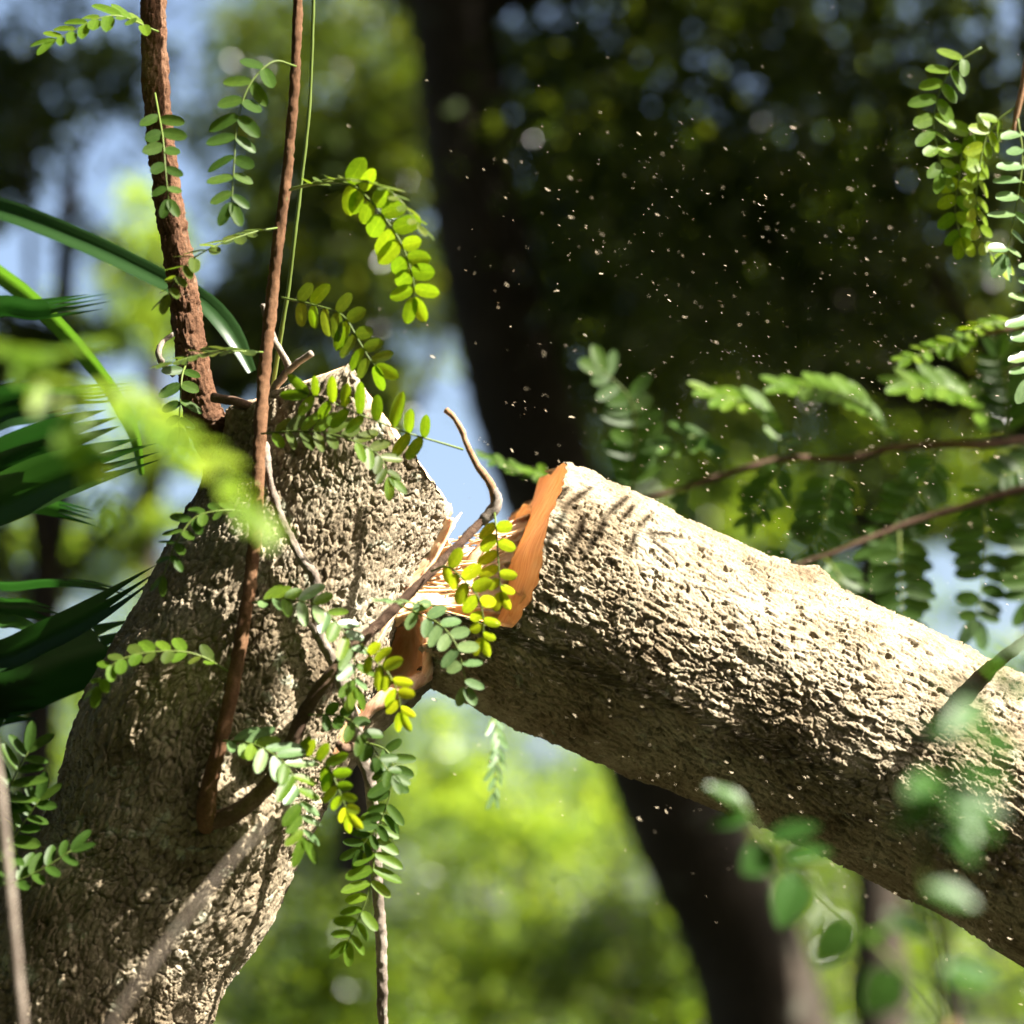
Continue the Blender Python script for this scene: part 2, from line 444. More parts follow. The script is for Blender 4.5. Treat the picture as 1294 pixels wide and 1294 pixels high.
def build_stump():
    label = 'leaning grey barked tree stump sawn off with a torn hinge of orange wood'
    root = thing('tree_stump', Vector(ST.C[0]), label, 'tree stump')
    A1, A2 = P(300, 512, 3.2), P(436, 464, 3.2)
    B2 = P(572, 642, 3.2)
    # cut planes: both faces turn slightly away from the camera
    pa, na = plane(A1, A2, P(368, 493, 3.6)); pb, nb = plane(A2, B2, P(499, 558, 3.6))
    up = np.array(ST.T[-1])
    if na @ up < 0: na = -na
    if nb @ up < 0: nb = -nb
    th = theta_grid(430, 60)
    rs = np.linspace(ST.s_at(300, 900), ST.s[-1], 240)
    def s_end(th, rho):
        TH, S = np.meshgrid(th, rs)
        p = ST.at(S, TH, rho)
        d = np.maximum((p - pa) @ na, (p - pb) @ nb)
        k = np.argmax(d > 0, axis=0)
        k = np.where((d > 0).any(0), k, len(rs) - 1); k = np.maximum(k, 1)
        j = np.arange(len(th)); d0 = d[k - 1, j]; d1 = d[k, j]
        f = np.clip(-d0 / np.maximum(d1 - d0, 1e-9), 0, 1)
        return rs[k - 1] + f * (rs[k] - rs[k - 1])
    e = s_end(th, 1.0)
    e = e + vnoise(np.stack([np.cos(th) * 9, np.sin(th) * 9, th * 0], -1), 5) * 0.006 - np.abs(vnoise(np.stack([np.cos(th) * 60, np.sin(th) * 60, th * 0], -1), 6)) * 0.004
    s_mid = ST.s_at(95, 1310)
    tt = np.r_[np.linspace(0, 1, 25, endpoint=False)]
    nv = 640
    low = np.outer(tt, np.full(len(th), s_mid))
    hi = s_mid + np.linspace(0, 1, nv)[:, None] * (e - s_mid)[None, :]
    S = np.vstack([low, hi]); TH = np.broadcast_to(th, S.shape)
    sf, tf = S.ravel(), np.array(TH).ravel()
    pos = ST.at(sf, tf)
    circ = 2 * math.pi * 0.165
    h = bark_height(pos, tf, sf, circ, 11, (0.0098, 0.025), 0.0042, 0.0020)
    h += fbm(pos * 8, 3, 2) * 0.009 + fbm(pos * 120, 2, 91) * 0.0010
    # old knot hollow behind the shoot's foot, and a swelling at the top left corner
    def bump(px, py, rad, amp, inner=None):
        d = stump_front(px, py); c = np.array(P(px, py, d))
        q = np.linalg.norm(pos - c, axis=1)
        return amp * np.exp(-(q / rad) ** 2)
    h += bump(318, 985, 0.030, -0.035) + bump(300, 1045, 0.055, 0.018)
    h += bump(312, 520, 0.03, 0.016) + bump(262, 545, 0.04, 0.02)
    endf = np.clip((np.array(np.broadcast_to(e, S.shape)).ravel() - sf) / 0.012, 0, 1)
    h = h * (0.3 + 0.7 * endf) - (1 - endf) ** 2 * 0.004
    v = ST.at(sf, tf, 1.0, h)
    part('bark', np_mesh('stump_bark', v, grid_faces(S.shape[0], len(th), True), M['bark_stump']), root)
    # sawn end
    th2 = th[::3]; rings = [1.0, 0.97, 0.9, 0.75, 0.55, 0.3, 0.08]
    vv = []
    for k, r in enumerate(rings):
        ee = np.interp(np.arange(len(th2)), np.arange(len(th)) / 3.0, e) - 0.002 if k == 0 else s_end(th2, r)
        q = ST.at(ee, th2, r * 0.985)
        vv.append(q + fbm(q * 90, 2, 4)[:, None] * np.array(ST.T[-1]) * 0.0015)
    v = np.vstack(vv); f = grid_faces(len(rings), len(th2), True)
    part('sawn_end', np_mesh('stump_sawn_end', v, f, M['wood_hinge']), root)
    return root
stump = build_stump()

def patch(name, rows, mat, parent, nu, nv, disp=None, thick=0.012, seed=0, ridge=0.0, back=(0, -0.2, -1)):
    """thick lofted sheet; rows = list of rows of (px,py,depth); ridge = fibre relief running along the rows"""
    rr = np.stack([crom([tuple(P(*q)) for q in row], nu) for row in rows])
    g = np.stack([crom(rr[:, j], nv) for j in range(nu)], 1)          # nv x nu x 3
    N = np.cross(np.gradient(g, axis=1), np.gradient(g, axis=0))
    N /= np.maximum(np.linalg.norm(N, axis=2), 1e-9)[..., None]
    toc = np.array(CAM) - g
    N *= np.sign((N * toc).sum(2))[..., None]
    flat = g.reshape(-1, 3)
    vi = np.repeat(np.linspace(0, 1, nv), nu); ui = np.tile(np.linspace(0, 1, nu), nv)
    h = fbm(flat * 90, 3, seed) * 0.002
    if ridge:
        h += fbm(np.stack([ui * 3.5, vi * 26, vi * 0 + seed], -1), 4, seed + 1) * ridge
        h += np.where(fbm(np.stack([ui * 2.0, vi * 14, vi * 0 + 9], -1), 2, seed + 2) > 0.15, ridge * 0.6, 0)
    front = flat + N.reshape(-1, 3) * h[:, None]
    bk = flat + np.array(camvec(back)) * thick
    f = grid_faces(nv, nu)
    k = len(flat)
    fb = f[:, ::-1] + k
    idx = np.arange(k).reshape(nv, nu)
    loop = np.r_[idx[0], idx[1:, -1], idx[-1, ::-1][1:], idx[::-1, 0][1:-1]]
    l2 = np.roll(loop, -1)
    side = np.stack([l2, loop, loop + k, l2 + k], -1)
    me = np_mesh(name, np.vstack([front, bk]), np.vstack([f, fb, side]), mat)
    return part(name, me, parent)

def build_hinge():
    # torn fibres bridging stump and log: each row runs from the stump to the log
    patch('torn_fibre', [
        [(556, 664, 3.17), (580, 696, 3.195), (612, 690, 3.22), (640, 662, 3.25), (668, 650, 3.28)],
        [(540, 694, 3.185), (572, 712, 3.20), (612, 710, 3.215), (645, 700, 3.235), (668, 698, 3.25)],
        [(512, 736, 3.165), (560, 738, 3.175), (610, 738, 3.19), (645, 738, 3.20), (662, 742, 3.21)],
        [(480, 784, 3.13), (540, 766, 3.14), (600, 768, 3.15), (640, 776, 3.16), (655, 782, 3.17)],
        [(478, 797, 3.16), (540, 781, 3.17), (600, 784, 3.18), (640, 792, 3.185), (655, 796, 3.19)],
        ], M['wood_hinge'], stump, 70, 90, thick=0.03, seed=3, ridge=0.005)
    # sawn ledge, pale and sunlit, along the stump's bark edge
    patch('sawn_ledge', [
        [(562, 652, 3.165), (530, 710, 3.155), (494, 760, 3.135), (460, 815, 3.11), (440, 852, 3.10)],
        [(576, 656, 3.15), (550, 706, 3.14), (516, 752, 3.13), (484, 800, 3.10), (462, 842, 3.095)],
        ], M['wood_hinge'], stump, 50, 10, thick=0.02, seed=5, ridge=0.001)
    # long splinters standing on the torn hinge
    rr = random.Random(5)
    for (a, b, wd) in (((548, 700), (583, 648), 9), ((585, 722), (634, 664), 12), ((600, 700), (617, 688), 8), ((560, 735), (650, 690), 8), ((545, 752), (640, 745), 7), ((520, 758), (628, 775), 8), ((575, 705), (600, 692), 7)):
        d = 3.16 + rr.uniform(0, 0.03)
        tube_part('splinter', [(*a, d, wd * 0.6), ((a[0] + b[0]) / 2, (a[1] + b[1]) / 2 - 2, d, wd * 0.5), (*b, d + 0.015, wd * 0.12)], M['wood_hinge'], stump, seg=6, rough=0.0012)
    for q in range(46):
        f = rr.random(); g = rr.random()
        ax, ay = 556 - 74 * f + rr.uniform(-4, 4), 668 + 108 * f + rr.uniform(-4, 4)
        bx, by = 655 - 12 * f, 662 + 112 * f
        u0 = rr.uniform(0, .6); u1 = min(1.05, u0 + rr.uniform(.15, .5))
        d = 3.185 - 0.035 * f
        x0, y0 = ax + (bx - ax) * u0, ay + (by - ay) * u0 + 10 * math.sin(3 * u0) * (1 - f)
        x1, y1 = ax + (bx - ax) * u1, ay + (by - ay) * u1 + 10 * math.sin(3 * u1) * (1 - f) + rr.uniform(-9, 4)
        wd = rr.uniform(0.8, 2.6)
        tube_part('splinter', [(x0, y0, d + .006, wd), ((x0 + x1) / 2, (y0 + y1) / 2 + rr.uniform(-3, 3), d - .004, wd * .8), (x1, y1, d - rr.uniform(-.01, .015), .25)], M['wood_hinge'], stump, seg=5, step=0.004, rough=0.0005)
    # hollow notch face, reddish
    patch('notch_face', [
        [(470, 812, 3.16), (494, 786, 3.165), (515, 775, 3.17), (534, 776, 3.16)],
        [(462, 835, 3.17), (490, 815, 3.195), (515, 805, 3.20), (537, 808, 3.165)],
        [(450, 868, 3.17), (482, 848, 3.20), (512, 838, 3.205), (539, 838, 3.165)],
        [(436, 900, 3.16), (468, 884, 3.17), (498, 868, 3.175), (538, 858, 3.155)],
        ], M['wood_hollow'], stump, 40, 40, thick=0.03, seed=8)
    # bark edged rim round the notch
    tube_part('bark_rim', [(531, 770, 3.15, 5), (538, 795, 3.14, 6), (541, 825, 3.135, 7), (540, 848, 3.135, 8), (530, 862, 3.135, 8)], M['wood_edge'], stump, seg=12, rough=0.0025)
    tube_part('bark_rim', [(541, 852, 3.14, 8), (520, 864, 3.125, 9), (492, 878, 3.115, 10), (466, 898, 3.11, 9), (446, 925, 3.11, 8), (428, 955, 3.115, 6), (412, 972, 3.12, 3)], M['wood_edge'], stump, seg=12, rough=0.002)
    # bark slab under the rim
    patch('bark_slab', [
        [(546, 850, 3.15), (520, 870, 3.13), (492, 885, 3.12), (464, 908, 3.115), (442, 938, 3.115), (418, 968, 3.12)],
        [(545, 862, 3.16), (522, 884, 3.145), (497, 902, 3.13), (472, 926, 3.125), (448, 958, 3.125), (424, 990, 3.13)],
        [(538, 870, 3.19), (515, 895, 3.18), (490, 915, 3.17), (468, 940, 3.16), (442, 975, 3.16), (410, 1010, 3.16)],
        ], M['bark_stump'], stump, 80, 30, thick=0.02, seed=12, ridge=0.004)
    # opened crack showing orange wood
    patch('open_crack', [
        [(447, 888, 3.10), (428, 915, 3.095), (414, 945, 3.095), (402, 968, 3.10)],
        [(456, 900, 3.105), (441, 925, 3.10), (428, 950, 3.10), (414, 972, 3.105)],
        ], M['wood_hollow'], stump, 24, 8, thick=0.02, seed=20, ridge=0.001)
    patch('open_crack', [
        [(392, 985, 3.10), (375, 1010, 3.10), (350, 1055, 3.10), (335, 1085, 3.10)],
        [(400, 988, 3.10), (383, 1014, 3.10), (358, 1060, 3.10), (340, 1090, 3.10)],
        ], M['wood_hollow'], stump, 24, 6, thick=0.02, seed=23, ridge=0.001)

def tube_mesh(pts, mat, seg=8, step=0.006, rough=0.0, seed=0, world=False, bark=0.0):
    """pts rows (px,py,depth,radius px) or world (x,y,z,r)"""
    w4 = np.array([(*P(a, b, d), r * d / FPX) for a, b, d, r in pts]) if not world else np.array(pts, float)
    L = np.linalg.norm(np.diff(w4[:, :3], axis=0), axis=1).sum()
    n = max(4, min(500, int(L / step) + 2))
    c = crom(w4, n); C = c[:, :3]; r = np.maximum(c[:, 3], 0.0003)
    T = np.gradient(C, axis=0); T /= np.maximum(np.linalg.norm(T, axis=1), 1e-9)[:, None]
    ref = np.array((0.3, -0.9, 0.2)); e1 = np.cross(T, ref); bad = np.linalg.norm(e1, axis=1) < 0.05
    e1[bad] = np.cross(T[bad], np.array((1.0, 0, 0)))
    e1 /= np.linalg.norm(e1, axis=1)[:, None]; e2 = np.cross(T, e1)
    th = np.linspace(0, 2 * math.pi, seg, endpoint=False)
    dirs = np.cos(th)[None, :, None] * e1[:, None, :] + np.sin(th)[None, :, None] * e2[:, None, :]
    base = C[:, None, :] + dirs * r[:, None, None]
    if rough:
        fl = base.reshape(-1, 3)
        h = (fbm(fl * 150, 2, seed) * rough + fbm(fl * 40, 2, seed + 5) * rough * 0.9).reshape(n, seg)
        if bark:
            sl = np.repeat(np.linspace(0, L, n), seg); tl = np.tile(th, n)
            h = h + bark * bark_height(fl, tl, sl, 2 * math.pi * float(r.mean()), seed, (0.0055, 0.019), 0.0036, 0.001).reshape(n, seg)
        base = base + dirs * h[..., None]
    v = base.reshape(-1, 3)
    f = grid_faces(n, seg, True)
    k = len(v)
    v = np.vstack([v, C[0] - T[0] * r[0] * 0.4, C[-1] + T[-1] * r[-1] * 0.4])
    j = np.arange(seg); j2 = (j + 1) % seg
    cap0 = np.stack([j2, j, np.full(seg, k), np.full(seg, k)], -1)
    last = (n - 1) * seg
    cap1 = np.stack([last + j, last + j2, np.full(seg, k + 1), np.full(seg, k + 1)], -1)
    me = bpy.data.meshes.new('tube')
    faces = [tuple(q) for q in f] + [tuple(q[:3]) for q in cap0] + [tuple(q[:3]) for q in cap1]
    me.from_pydata([tuple(q) for q in v], [], faces)
    me.polygons.foreach_set('use_smooth', np.ones(len(faces), dtype=bool))
    me.materials.append(mat)
    return me

def off_bark(pts, gap=0.004):
    """lift a stem's points clear of the stump's bark"""
    return [(x, y, min(d, stump_front(x, y) - gap - r * d / FPX), r) for x, y, d, r in pts]

def tube_part(name, pts, mat, parent, seg=8, step=0.006, rough=0.0, world=False, bark=0.0):
    me = tube_mesh(pts, mat, seg, step, rough, RNG.randrange(999), world, bark)
    me.name = name
    og = Vector(pts[0][:3]) if world else P(*pts[0][:3])
    return part(name, me, parent, og)

build_hinge()

# ---- fallen log
def build_log():
    root = thing('fallen_log', P(640, 880, 3.25), 'thick fallen log with pale scaly bark and an orange sawn end, hinged to the stump', 'log')
    th = theta_grid(430, 60)
    # in this trunk e2 points to the upper side of the picture or the lower one; find out
    up_sign = 1.0 if Vector(LG.e2[60]).dot(UP) > 0 else -1.0
    s_of = lambda t: LG.s_at(*LP(t, 386))
    k = (s_of(1200) - s_of(850)) / 350.0
    s850 = s_of(850)
    sn = np.sin(th) * up_sign; cs = np.cos(th)
    t0 = 890 + 42 * cs + 15 * sn + 24 * sstep(0.6, -0.1, sn) * np.maximum(cs, 0)
    rag = vnoise(np.stack([np.cos(th) * 14, np.sin(th) * 14, th * 0], -1), 8)
    low = 857 + 6 * rag
    bl = sstep(-0.30, -0.42, sn)
    t0 = t0 * (1 - bl) + low * bl + rag * 3 + np.where(cs < -0.2, rag * 10, 0)
    e = s850 + (t0 - 850) * k
    s_vis = s_of(1660)
    nv = 620
    near = e[None, :] + np.linspace(0, 1, nv)[:, None] * (s_vis - e)[None, :]
    far = np.outer(np.linspace(0, 1, 40)[1:], np.full(len(th), LG.s[-1] - s_vis)) + s_vis
    S = np.vstack([near, far]); TH = np.array(np.broadcast_to(th, S.shape))
    sf, tf = S.ravel(), TH.ravel()
    pos = LG.at(sf, tf)
    h = bark_height(pos, tf, sf, 2 * math.pi * 0.168, 31, (0.0074, 0.021), 0.0034, 0.0016)
    h += fbm(pos * 6, 3, 14) * 0.010
    def bump(t, c, dep, rad, amp):
        q = np.linalg.norm(pos - np.array(P(*LP(t, c), dep)), axis=1)
        return amp * np.exp(-(q / rad) ** 2)
    h += bump(1248, 222, 3.2, 0.02, 0.012) + bump(1200, 440, 3.06, 0.03, 0.008) + bump(1560, 300, 3.12, 0.05, 0.02)
    for t, c, dep, rad, amp in ((1330, 330, 3.09, .010, -.012), (1180, 300, 3.1, .007, -.010), (1410, 400, 3.06, .009, -.012), (1075, 330, 3.09, .006, -.008), (1480, 330, 3.08, .012, -.012), (1300, 430, 3.05, .016, -.010), (1140, 420, 3.07, .008, -.008)):
        h += bump(t, c, dep, rad, amp) + bump(t, c, dep, rad * 2.2, -amp * .45)
    h += sstep(0.1, 0.5, fbm(pos * 13, 3, 77)) * 0.004
    v = LG.at(sf, tf, 1.0, h)
    f = grid_faces(S.shape[0], len(th), True)
    part('bark', np_mesh('log_bark', v, f, M['bark_log']), root)
    # sawn end: rings run inward from the rim
    th2 = th[::3]; e2 = e[::3]
    rings = [1.0, 0.985, 0.95, 0.85, 0.7, 0.5, 0.25, 0.05]
    sn2 = np.sin(th2) * up_sign; cs2 = np.cos(th2)
    vv = []
    for r in rings:
        tp = 890 + 42 * cs2 * r + 15 * sn2 * r + 24 * sstep(0.6, -0.1, sn2) * np.maximum(cs2, 0) * r
        sp = s850 + (tp - 850) * k
        wgt = sstep(0.85, 1.0, np.full(len(th2), r))
        ss = sp * (1 - wgt) + e2 * wgt
        q = LG.at(ss - (0.001 if r < 1 else 0), th2, r)
        q = q + fbm(q * np.array((120, 120, 24)), 3, 41)[:, None] * np.array(LG.T[30]) * 0.003
        vv.append(q)
    part('sawn_end', np_mesh('log_sawn_end', np.vstack(vv), grid_faces(len(rings), len(th2), True)[:, ::-1], M['wood_face']), root)
    # snapped point of wood on the far rim and pale sapwood tongue at the bottom of the cut
    patch('broken_tip', [
        [(640, 690, 3.30), (652, 655, 3.31), (662, 637, 3.315), (672, 640, 3.31)],
        [(645, 720, 3.28), (660, 690, 3.28), (672, 665, 3.28), (682, 660, 3.28)],
        ], M['wood_face'], root, 20, 14, thick=0.01, seed=33, ridge=0.002)
    patch('wood_tongue', [
        [(648, 745, 3.12), (662, 752, 3.10), (682, 748, 3.085)],
        [(644, 775, 3.115), (654, 778, 3.10), (666, 774, 3.085)],
        [(640, 797, 3.11), (646, 798, 3.10), (652, 795, 3.09)],
        ], M['wood_face'], root, 16, 16, thick=0.012, seed=35, ridge=0.001)
    # stub of a small branch near the far end
    tube_part('branch', [(1214, 884, 3.08, 13), (1236, 860, 3.05, 11), (1262, 836, 3.02, 9), (1300, 808, 2.98, 8), (1360, 770, 2.94, 6.5), (1460, 720, 2.9, 4)], M['twig_dark'], root, seg=16, rough=0.0015, bark=0.15)
    return root
flog = build_log()

# ------------------------------------------------------------------ leaves
def leaflet_mesh(mat, kind):
    rr = random.Random(kind)
    xs = [0.0, 0.08, 0.28, 0.55, 0.8, 0.94, 1.0]
    ws = [0.06, 0.30, 0.47, 0.5, 0.42, 0.24, 0.05]
    curl = rr.uniform(-0.05, 0.09); cup = rr.uniform(0.03, 0.12); bend = rr.uniform(-0.05, 0.05)
    v = []
    for x, wv in zip(xs, ws):
        z = -curl * x * x
        for sy in (-1, -0.5, 0, 0.5, 1):
            v.append((x, sy * wv + bend * x * x, z + cup * wv * (abs(sy) ** 1.6) * 0.9 + rr.uniform(-0.006, 0.006)))
    me = np_mesh('leaflet', v, grid_faces(len(xs), 5), mat)
    return me
LM = {}
def leaflet(key, k):
    if (key, k) not in LM: LM[(key, k)] = leaflet_mesh(M[key], k)
    return LM[(key, k)]

def frond(parent, pts, n, L, W, key='leaf', nrm=(0, 0.25, 1), ang=62, start=0.12, sides=(1, -1), taper=0.25, jit=12, term=True, thick=1.3, key2=None, dn=None, alt=0.0, rk='rachis'):
    """pts (px,py,depth); n leaflet pairs; L, W leaflet length and width in photograph pixels; nrm = direction the blade faces (right, up, to camera);
    dn = blade direction at the tip when the leaf twists"""
    w = [tuple(P(*q)) for q in pts]
    dep = sum(q[2] for q in pts) / len(pts)
    m = dep / FPX
    L *= 1.16; W *= 1.2; n = max(4, int(round(n * 0.9)))
    c = crom(w, 80)
    rr = random.Random(int(pts[0][0] * 7 + pts[0][1] * 13 + n))
    me = tube_mesh([(*q, thick * m * (1.15 - 0.6 * i / (len(w) - 1))) for i, q in enumerate(w)], M[rk], 6, 0.008, world=True)
    me.name = 'rachis'
    fo = part('compound_leaf', me, parent, Vector(w[0]))
    base = Vector(w[0])
    n0 = camvec(nrm); n1 = camvec(dn) if dn else n0
    def put(pos, d, N, l, wd, k2):
        X = d.normalized(); Z = (N - X * N.dot(X)).normalized(); Y = Z.cross(X)
        rot = Matrix((X, Y, Z)).transposed().to_4x4()
        o = bpy.data.objects.new('leaflet', leaflet(k2, rr.randrange(5)))
        o.matrix_basis = Matrix.Translation(pos - base) @ rot @ Matrix.Diagonal((l, wd, l, 1))
        link(o, fo)
    for i in range(n):
        f = start + (1 - start) * (i + 0.5) / n
        for sd in sides:
            ff = min(max(f + sd * alt / n + rr.uniform(-0.12, 0.12) / n, 0), 1)
            j = ff * 79
            a = int(min(j, 78)); pos = Vector(c[a] * (1 - (j - a)) + c[a + 1] * (j - a))
            t = Vector(c[min(a + 2, 79)] - c[max(a - 2, 0)]).normalized()
            N = n0.lerp(n1, ff)
            side = N.cross(t)
            if side.length < 0.2: side = camvec((0, 0, 1)).cross(t)
            side = side.normalized() * sd
            an = R(ang + rr.uniform(-jit, jit) * 0.6)
            d = t * math.cos(an) + side * math.sin(an)
            Nj = (N + Vector((rr.uniform(-1, 1), rr.uniform(-1, 1), rr.uniform(-1, 1))) * R(jit) * 1.3).normalized()
            env = 1 - taper * abs(2 * ff - 0.9) ** 1.5
            if rr.random() < 0.05 and n > 4: continue
            l = L * m * env * rr.uniform(0.74, 1.12)
            put(pos, d + Nj * rr.uniform(-0.12, 0.12), Nj, l, W * m * env * rr.uniform(0.88, 1.1), key2 if (key2 and rr.random() < 0.5) else key)
    if term:
        t = Vector(c[79] - c[76]).normalized()
        for sd in (1, -1):
            put(Vector(c[79]), t + n1.cross(t).normalized() * 0.45 * sd, n1, L * m * 0.85, W * m * 0.85, key)
    return fo

S0 = 3.2
# ------------------------------------------------------------------ shoots on the stump
def build_shoots():
    # thick reddish stem at the upper left corner
    b = thing('sapling_stem', P(262, 548, 3.15), 'thick upright reddish brown stem rising from the top of the stump', 'sapling')
    tube_part('stem', [(330, 640, 3.24, 30), (292, 580, 3.19, 32), (262, 535, 3.15, 27), (252, 505, 3.13, 23), (244, 460, 3.12, 20.5), (236, 400, 3.12, 19.5), (226, 330, 3.12, 18.5), (214, 262, 3.12, 18), (206, 200, 3.12, 17.5), (196, 90, 3.12, 17), (192, -40, 3.12, 16), (190, -260, 3.12, 14)], M['stem_red'], b, 84, 0.002, 0.0016, bark=0.6)
    tube_part('twig', [(222, 420, 3.11, 3), (206, 432, 3.09, 3), (200, 447, 3.08, 4.5), (206, 460, 3.09, 4), (220, 474, 3.1, 4)], M['twig_grey'], b, 8, 0.003, 0.0012)
    tube_part('twig', [(268, 502, 3.1, 6), (300, 508, 3.09, 6), (332, 518, 3.1, 5)], M['twig_dark'], b, 8, 0.003, 0.0012)
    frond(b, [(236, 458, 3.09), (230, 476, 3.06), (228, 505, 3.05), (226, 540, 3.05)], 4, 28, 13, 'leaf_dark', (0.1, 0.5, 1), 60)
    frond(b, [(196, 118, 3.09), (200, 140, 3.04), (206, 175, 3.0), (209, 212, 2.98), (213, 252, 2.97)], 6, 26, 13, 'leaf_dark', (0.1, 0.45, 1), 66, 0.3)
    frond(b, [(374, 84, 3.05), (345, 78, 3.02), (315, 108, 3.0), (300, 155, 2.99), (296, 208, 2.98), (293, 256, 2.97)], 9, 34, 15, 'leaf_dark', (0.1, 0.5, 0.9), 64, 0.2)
    frond(b, [(200, 40, 3.05), (140, 20, 3.0), (70, 50, 2.98)], 9, 34, 14, 'leaf', (0, 0.8, 0.6), 62)
    # slender brown shoot in front of the stump
    a = thing('vine_shoot', P(263, 1040, 2.98), 'slender brown shoot curving up in front of the stump to the top', 'shoot')
    kd = stump_front(263, 1035)
    tube_part('stem', [(263, 1046, kd + 0.01, 15)] + off_bark([(261, 1020, kd - 0.015, 12), (266, 985, 2.99, 10.5), (282, 925, 2.98, 9.5), (300, 835, 2.99, 9), (316, 735, 3.0, 8.5), (324, 650, 3.01, 8.5), (328, 560, 3.03, 8.5), (334, 470, 3.05, 8.5), (341, 400, 3.06, 8), (351, 310, 3.06, 7.5), (363, 215, 3.06, 7), (372, 110, 3.06, 6.5), (378, -40, 3.06, 6), (384, -240, 3.06, 5)]), M['stem_brown'], a, 24, 0.003, 0.0010, bark=0.22)
    # frond arching at the top, leaflets lit from behind
    frond(a, [(366, 240, 3.04), (400, 232, 3.0), (440, 232, 2.97), (470, 256, 2.95), (504, 302, 2.95), (521, 348, 2.95), (524, 376, 2.95)], 10, 35, 19, 'leaf', (-0.45, -0.2, 1), 72, 0.36, jit=8, taper=0.1, thick=1.6)
    frond(a, [(368, 238, 3.03), (430, 226, 2.97), (490, 240, 2.92), (530, 285, 2.89)], 11, 26, 13, 'leaf_olive', (0.25, 1, 0.15), 60, 0.1)
    frond(a, [(356, 376, 3.04), (395, 385, 3.01), (432, 398, 2.99), (453, 430, 2.98), (466, 452, 2.97), (474, 462, 2.97)], 9, 34, 17, 'leaf', (-0.55, 0.15, 0.8), 66, 0.12, key2='leaf_olive')
    frond(a, [(350, 288, 3.05), (319, 294, 3.02), (270, 312, 2.99), (236, 334, 2.97), (212, 372, 2.96)], 11, 30, 14, 'leaf_olive', (0.0, 1, 0.28), 60, 0.1)
    frond(a, [(332, 445, 3.04), (300, 444, 3.01), (262, 446, 2.99), (218, 458, 2.97)], 10, 30, 14, 'leaf_olive', (-0.1, 1, 0.25), 60, 0.08)
    frond(a, [(330, 548, 3.0), (375, 545, 2.98), (415, 548, 2.97), (453, 560, 2.96), (480, 577, 2.96), (492, 602, 2.96)], 11, 32, 13, 'leaf', (0.25, 0.55, 0.8), 56, 0.06, jit=9, key2='leaf_olive')
    frond(a, [(319, 762, 2.98), (345, 757, 2.96), (368, 758, 2.95), (404, 767, 2.94), (434, 798, 2.93), (447, 832, 2.93), (449, 868, 2.93)], 12, 34, 14, 'leaf', (0.25, 0.7, 0.7), 58, 0.04, jit=9, dn=(0.5, 0.6, 0.7), key2='leaf_pale')
    frond(a, [(282, 936, 2.96), (310, 938, 2.94), (335, 947, 2.92), (361, 966, 2.91), (376, 995, 2.9), (381, 1030, 2.9), (383, 1058, 2.9)], 12, 40, 14, 'leaf', (0.25, 0.7, 0.7), 54, 0.04, jit=9, dn=(0.5, 0.6, 0.7), key2='leaf_pale')
    frond(a, [(316, 648, 2.98), (284, 645, 2.96), (248, 653, 2.95), (226, 680, 2.94), (212, 712, 2.94), (206, 728, 2.94)], 9, 27, 11, 'leaf_dark', (-0.1, 0.75, 0.6), 66, 0.1)
    frond(a, [(288, 848, 2.97), (256, 830, 2.95), (224, 823, 2.94), (178, 826, 2.93), (142, 840, 2.92), (124, 868, 2.92)], 10, 28, 14, 'leaf', (0.05, 0.85, 0.5), 60, 0.08, key2='leaf_olive')
    # side branch from the same foot crossing to the right, ending in a bare tip
    s = thing('bare_branch', P(280, 1032, 2.97), 'dark bare side branch slanting from the stump foot across the torn hinge', 'branch')
    tube_part('stem', [(268, 1038, kd, 12)] + off_bark([(300, 1026, kd - 0.015, 11), (330, 1002, 2.98, 10.5), (352, 972, 2.97, 10), (392, 888, 2.96, 9), (430, 838, 2.96, 8), (470, 797, 2.97, 7), (540, 728, 2.99, 6), (612, 655, 3.02, 5.5)]), M['twig_dark'], s, 24, 0.003, 0.0012, bark=0.15)
    tube_part('node', [(608, 660, 3.02, 6), (622, 646, 3.02, 8), (628, 634, 3.02, 7), (624, 618, 3.02, 4.5)], M['twig_grey'], s, 12, 0.003, 0.0018)
    tube_part('tip', [(626, 636, 3.02, 5), (620, 612, 3.02, 5), (603, 588, 3.02, 4.5), (590, 562, 3.02, 4), (584, 545, 3.02, 3.6), (574, 528, 3.02, 3.6), (563, 518, 3.02, 4)], M['twig_tan'], s, 10, 0.003, 0.0010)
    frond(s, [(585, 568, 3.0), (552, 558, 2.985), (515, 547, 2.97), (465, 528, 2.96), (425, 511, 2.955), (390, 498, 2.95)], 9, 37, 14, 'leaf', (-0.3, -0.1, 0.95), 72, 0.22, jit=9, thick=1.5, key2='leaf')
    frond(s, [(625, 648, 3.0), (628, 680, 2.98), (630, 712, 2.975), (633, 748, 2.97)], 6, 26, 14, 'leaf_yel', (-0.5, -0.2, 1), 70, 0.08, alt=0.2)
    frond(s, [(545, 722, 2.98), (566, 716, 2.96), (588, 735, 2.95), (604, 754, 2.95), (611, 782, 2.95), (610, 806, 2.95)], 7, 26, 14, 'leaf_yel', (-0.5, -0.1, 1), 70, 0.15, alt=0.2)
    frond(s, [(505, 765, 2.96), (530, 776, 2.94), (557, 790, 2.93), (576, 814, 2.92), (586, 848, 2.92), (588, 868, 2.92)], 8, 27, 14, 'leaf_pale', (0.0, 0.6, 0.9), 68, 0.1)
    frond(s, [(552, 766, 2.96), (520, 762, 2.94), (488, 760, 2.93)], 5, 22, 10, 'leaf_pale', (0, 1, 0.15), 55, 0.1)
